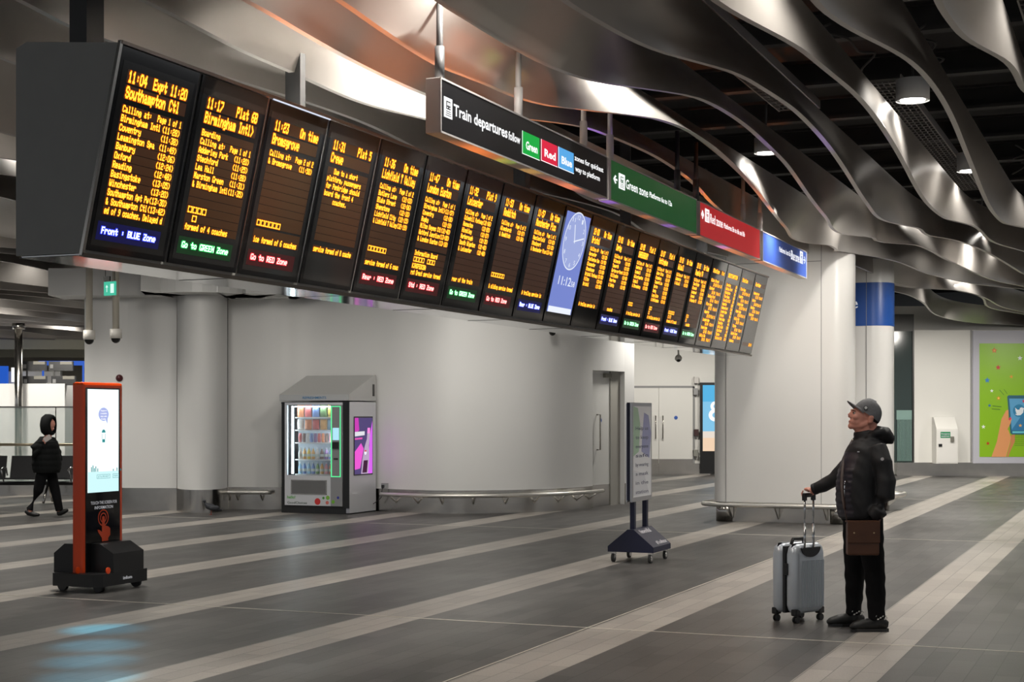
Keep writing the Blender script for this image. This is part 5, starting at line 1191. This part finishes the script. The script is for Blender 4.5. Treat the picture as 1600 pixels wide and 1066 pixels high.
# satchel
LEA = mat('brown_leather', (.085,.032,.014), .42, noise=.3, nscale=9)
sa_ = thing('satchel', 'brown leather satchel hanging at the hip of the man in the cap', 'bag', (MX-.055, MY-.30, .585))
MB().box(-.115,.115,-.04,.045,0,.235,bev=.014).build('bag_body', LEA, sa_)
MB().box(-.118,.118,-.047,-.03,.09,.25,bev=.006).box(-.118,.118,-.045,.05,.235,.25,bev=.006).build('flap', LEA, sa_)
for x in (-.072,.072): MB().tube([(x,-.048,.165),(x,-.053,.165)], .006, 10, ref=(1,0,0)).build('stud', mat('gold_stud', (.6,.45,.25), .3, 1), sa_)
MB().tube(catmull([(-.11,.01,.235),(-.125,.03,.34),(-.126,.115,.50),(-.088,.24,.66),(-.015,.36,.79),(.05,.40,.862),(.13,.36,.82),(.205,.30,.68),(.235,.26,.52),(.20,.12,.36),(.12,.02,.235)], 6), [(.004,.012)]*61, 8, ref=(0,0,1)).build('strap', mat('strap_dark', (.035,.014,.009), .5), sa_)
# ------------------------------------------------------------------ walking person, far left
W0 = at_z(72, 808, 0)
wk = thing('person', 'person in black hooded coat walking right while holding a phone, far left', 'person', W0)
b = MB()
b.ball((.05,0,1.47), .09, 16, 0, (.95,.8,1.15)); b.ball((.115,0,1.44), .02, 10); b.ball((.10,0,1.395), .03, 10); b.tube([(.03,0,1.25),(.04,0,1.40)], [.06,.06], 12)
b.ball((.075,0,1.47), .07, 12, 0, (1,.8,1.2)); b.tube([(.10,0,1.49),(.135,0,1.455)], [.012,.014], 8)
b.tube([(0,0,.75),(0,0,1.0),(.01,0,1.22)], [(.15,.11),(.15,.12),(.16,.1)], 14, ref=(0,1,0))
b.tube([(-.02,-.17,1.2),(-.06,-.2,.98),(.02,-.19,1.14)], [.045,.04,.03], 10)
b.tube([(.02,.17,1.2),(.1,.2,.95),(.16,.1,.9)], [.045,.04,.03], 10)
WB = [(-.02,-.08,.78),(-.1,-.08,.42),(-.235,-.08,.12)]; WF = [(.03,.08,.78),(.12,.08,.42),(.19,.08,.09)]
b.tube(WB, [.08,.06,.04], 10); b.tube(WF, [.08,.06,.04], 10)
b.tube([(-.235,-.08,.12),(-.22,-.08,.08)], .04, 8); b.tube([(.19,.08,.1),(.2,.08,.06)], .04, 8)
Hn = Vector((.03,-.205,1.19)); b.ball(tuple(Hn), .036, 10, 0, (.9,.5,1))
for i, l in enumerate((.07,.078,.074,.06)): fingers(b, [Hn+Vector((.008,-.012,.027-.018*i))], [[(1,-.2,.2),(.3,-.2,.9),(-.7,0,.6)]], [l*.75], .0085)
fingers(b, [Hn+Vector((-.01,-.01,.03))], [[(.3,-.2,1),(.5,0,.8),(.7,0,.5)]], [.055], .009)
remesh(b, 'body', SKIN, wk, .008, 3, .5)
COAT = mat('coat_black', (.006,.007,.007), .85, spec=.2)
b = MB()
b.tube([(.02,0,1.27),(.015,0,1.18),(.005,0,1.0),(.01,0,.82),(.01,0,.70)], [(.13,.11),(.22,.17),(.23,.21),(.23,.225),(.21,.20)], 22, ref=(0,1,0))
b.tube([(-.0,-.17,1.20),(-.12,-.22,1.08),(-.13,-.23,.98),(-.06,-.22,1.06),(-.0,-.205,1.14)], [.075,.07,.066,.058,.05], 14)
b.tube([(.03,.17,1.20),(.12,.21,1.02),(.16,.17,.88)], [.07,.06,.055], 12)
quilt2 = lambda c: c+Vector((c.x, c.y, 0)).normalized()*.008*abs(math.sin(c.z*math.pi/.09)) if c.z < 1.2 else c
remesh(b, 'coat', COAT, wk, .012, 4, .5, quilt2)
b = MB(); vs = []; NN = 20; 
# hood: open shell facing +x
rows = [(.125,.085,.125),(.10,.115,.155),(.04,.135,.175),(-.03,.135,.175),(-.085,.10,.13),(-.11,.03,.05)]
for cx_, ry, rz in rows:
    for j in range(NN): a = 2*math.pi*j/NN; vs.append((cx_+.02+(.05*min(0, math.sin(a)) if cx_ > .09 else (.03*min(0, math.sin(a)) if cx_ > .03 else 0)), ry*math.sin(a), 1.455+rz*math.cos(a)))
b.add(vs, [(i*NN+j, i*NN+(j+1) % NN, (i+1)*NN+(j+1) % NN, (i+1)*NN+j) for i in range(5) for j in range(NN)], 0, True)
b.f.append([5*NN+j for j in range(NN)]); b.m.append(0); b.sm.append(True)
hdw = b.build('hood', COAT, wk); sm_ = hdw.modifiers.new('t', 'SOLIDIFY'); sm_.thickness = .015
b = MB(); b.tube([(0,0,.86),(0,0,.76)], [(.15,.13),(.15,.13)], 14, ref=(0,1,0)); b.tube(WB, [.10,.08,.062], 12); b.tube(WF, [.10,.078,.06], 12)
remesh(b, 'trousers', TROU, wk, .012, 4, .5)
for P in ([(-.295,-.08,.105),(-.25,-.08,.07),(-.17,-.08,.045),(-.08,-.08,.035)], [(.155,.08,.045),(.20,.08,.06),(.27,.08,.085),(.325,.08,.11)]):
    b = MB(); b.tube(P, [(.035,.04),(.045,.045),(.04,.045),(.022,.03)], 12); remesh(b, 'shoe', SHOE, wk, .01, 2, .5)
ph = thing('mobile_phone', 'pale mobile phone held up by the walking person in black', 'phone', W0+Vector((.062,-.250,1.225)), 0)
MB().box(-.035,.04,-.006,.004,-.02,.10,bev=.003).xf(Matrix.Rotation(R(55), 4, 'Y')).build('phone_case', mat('phone_pale', (.5,.45,.43), .3), ph)
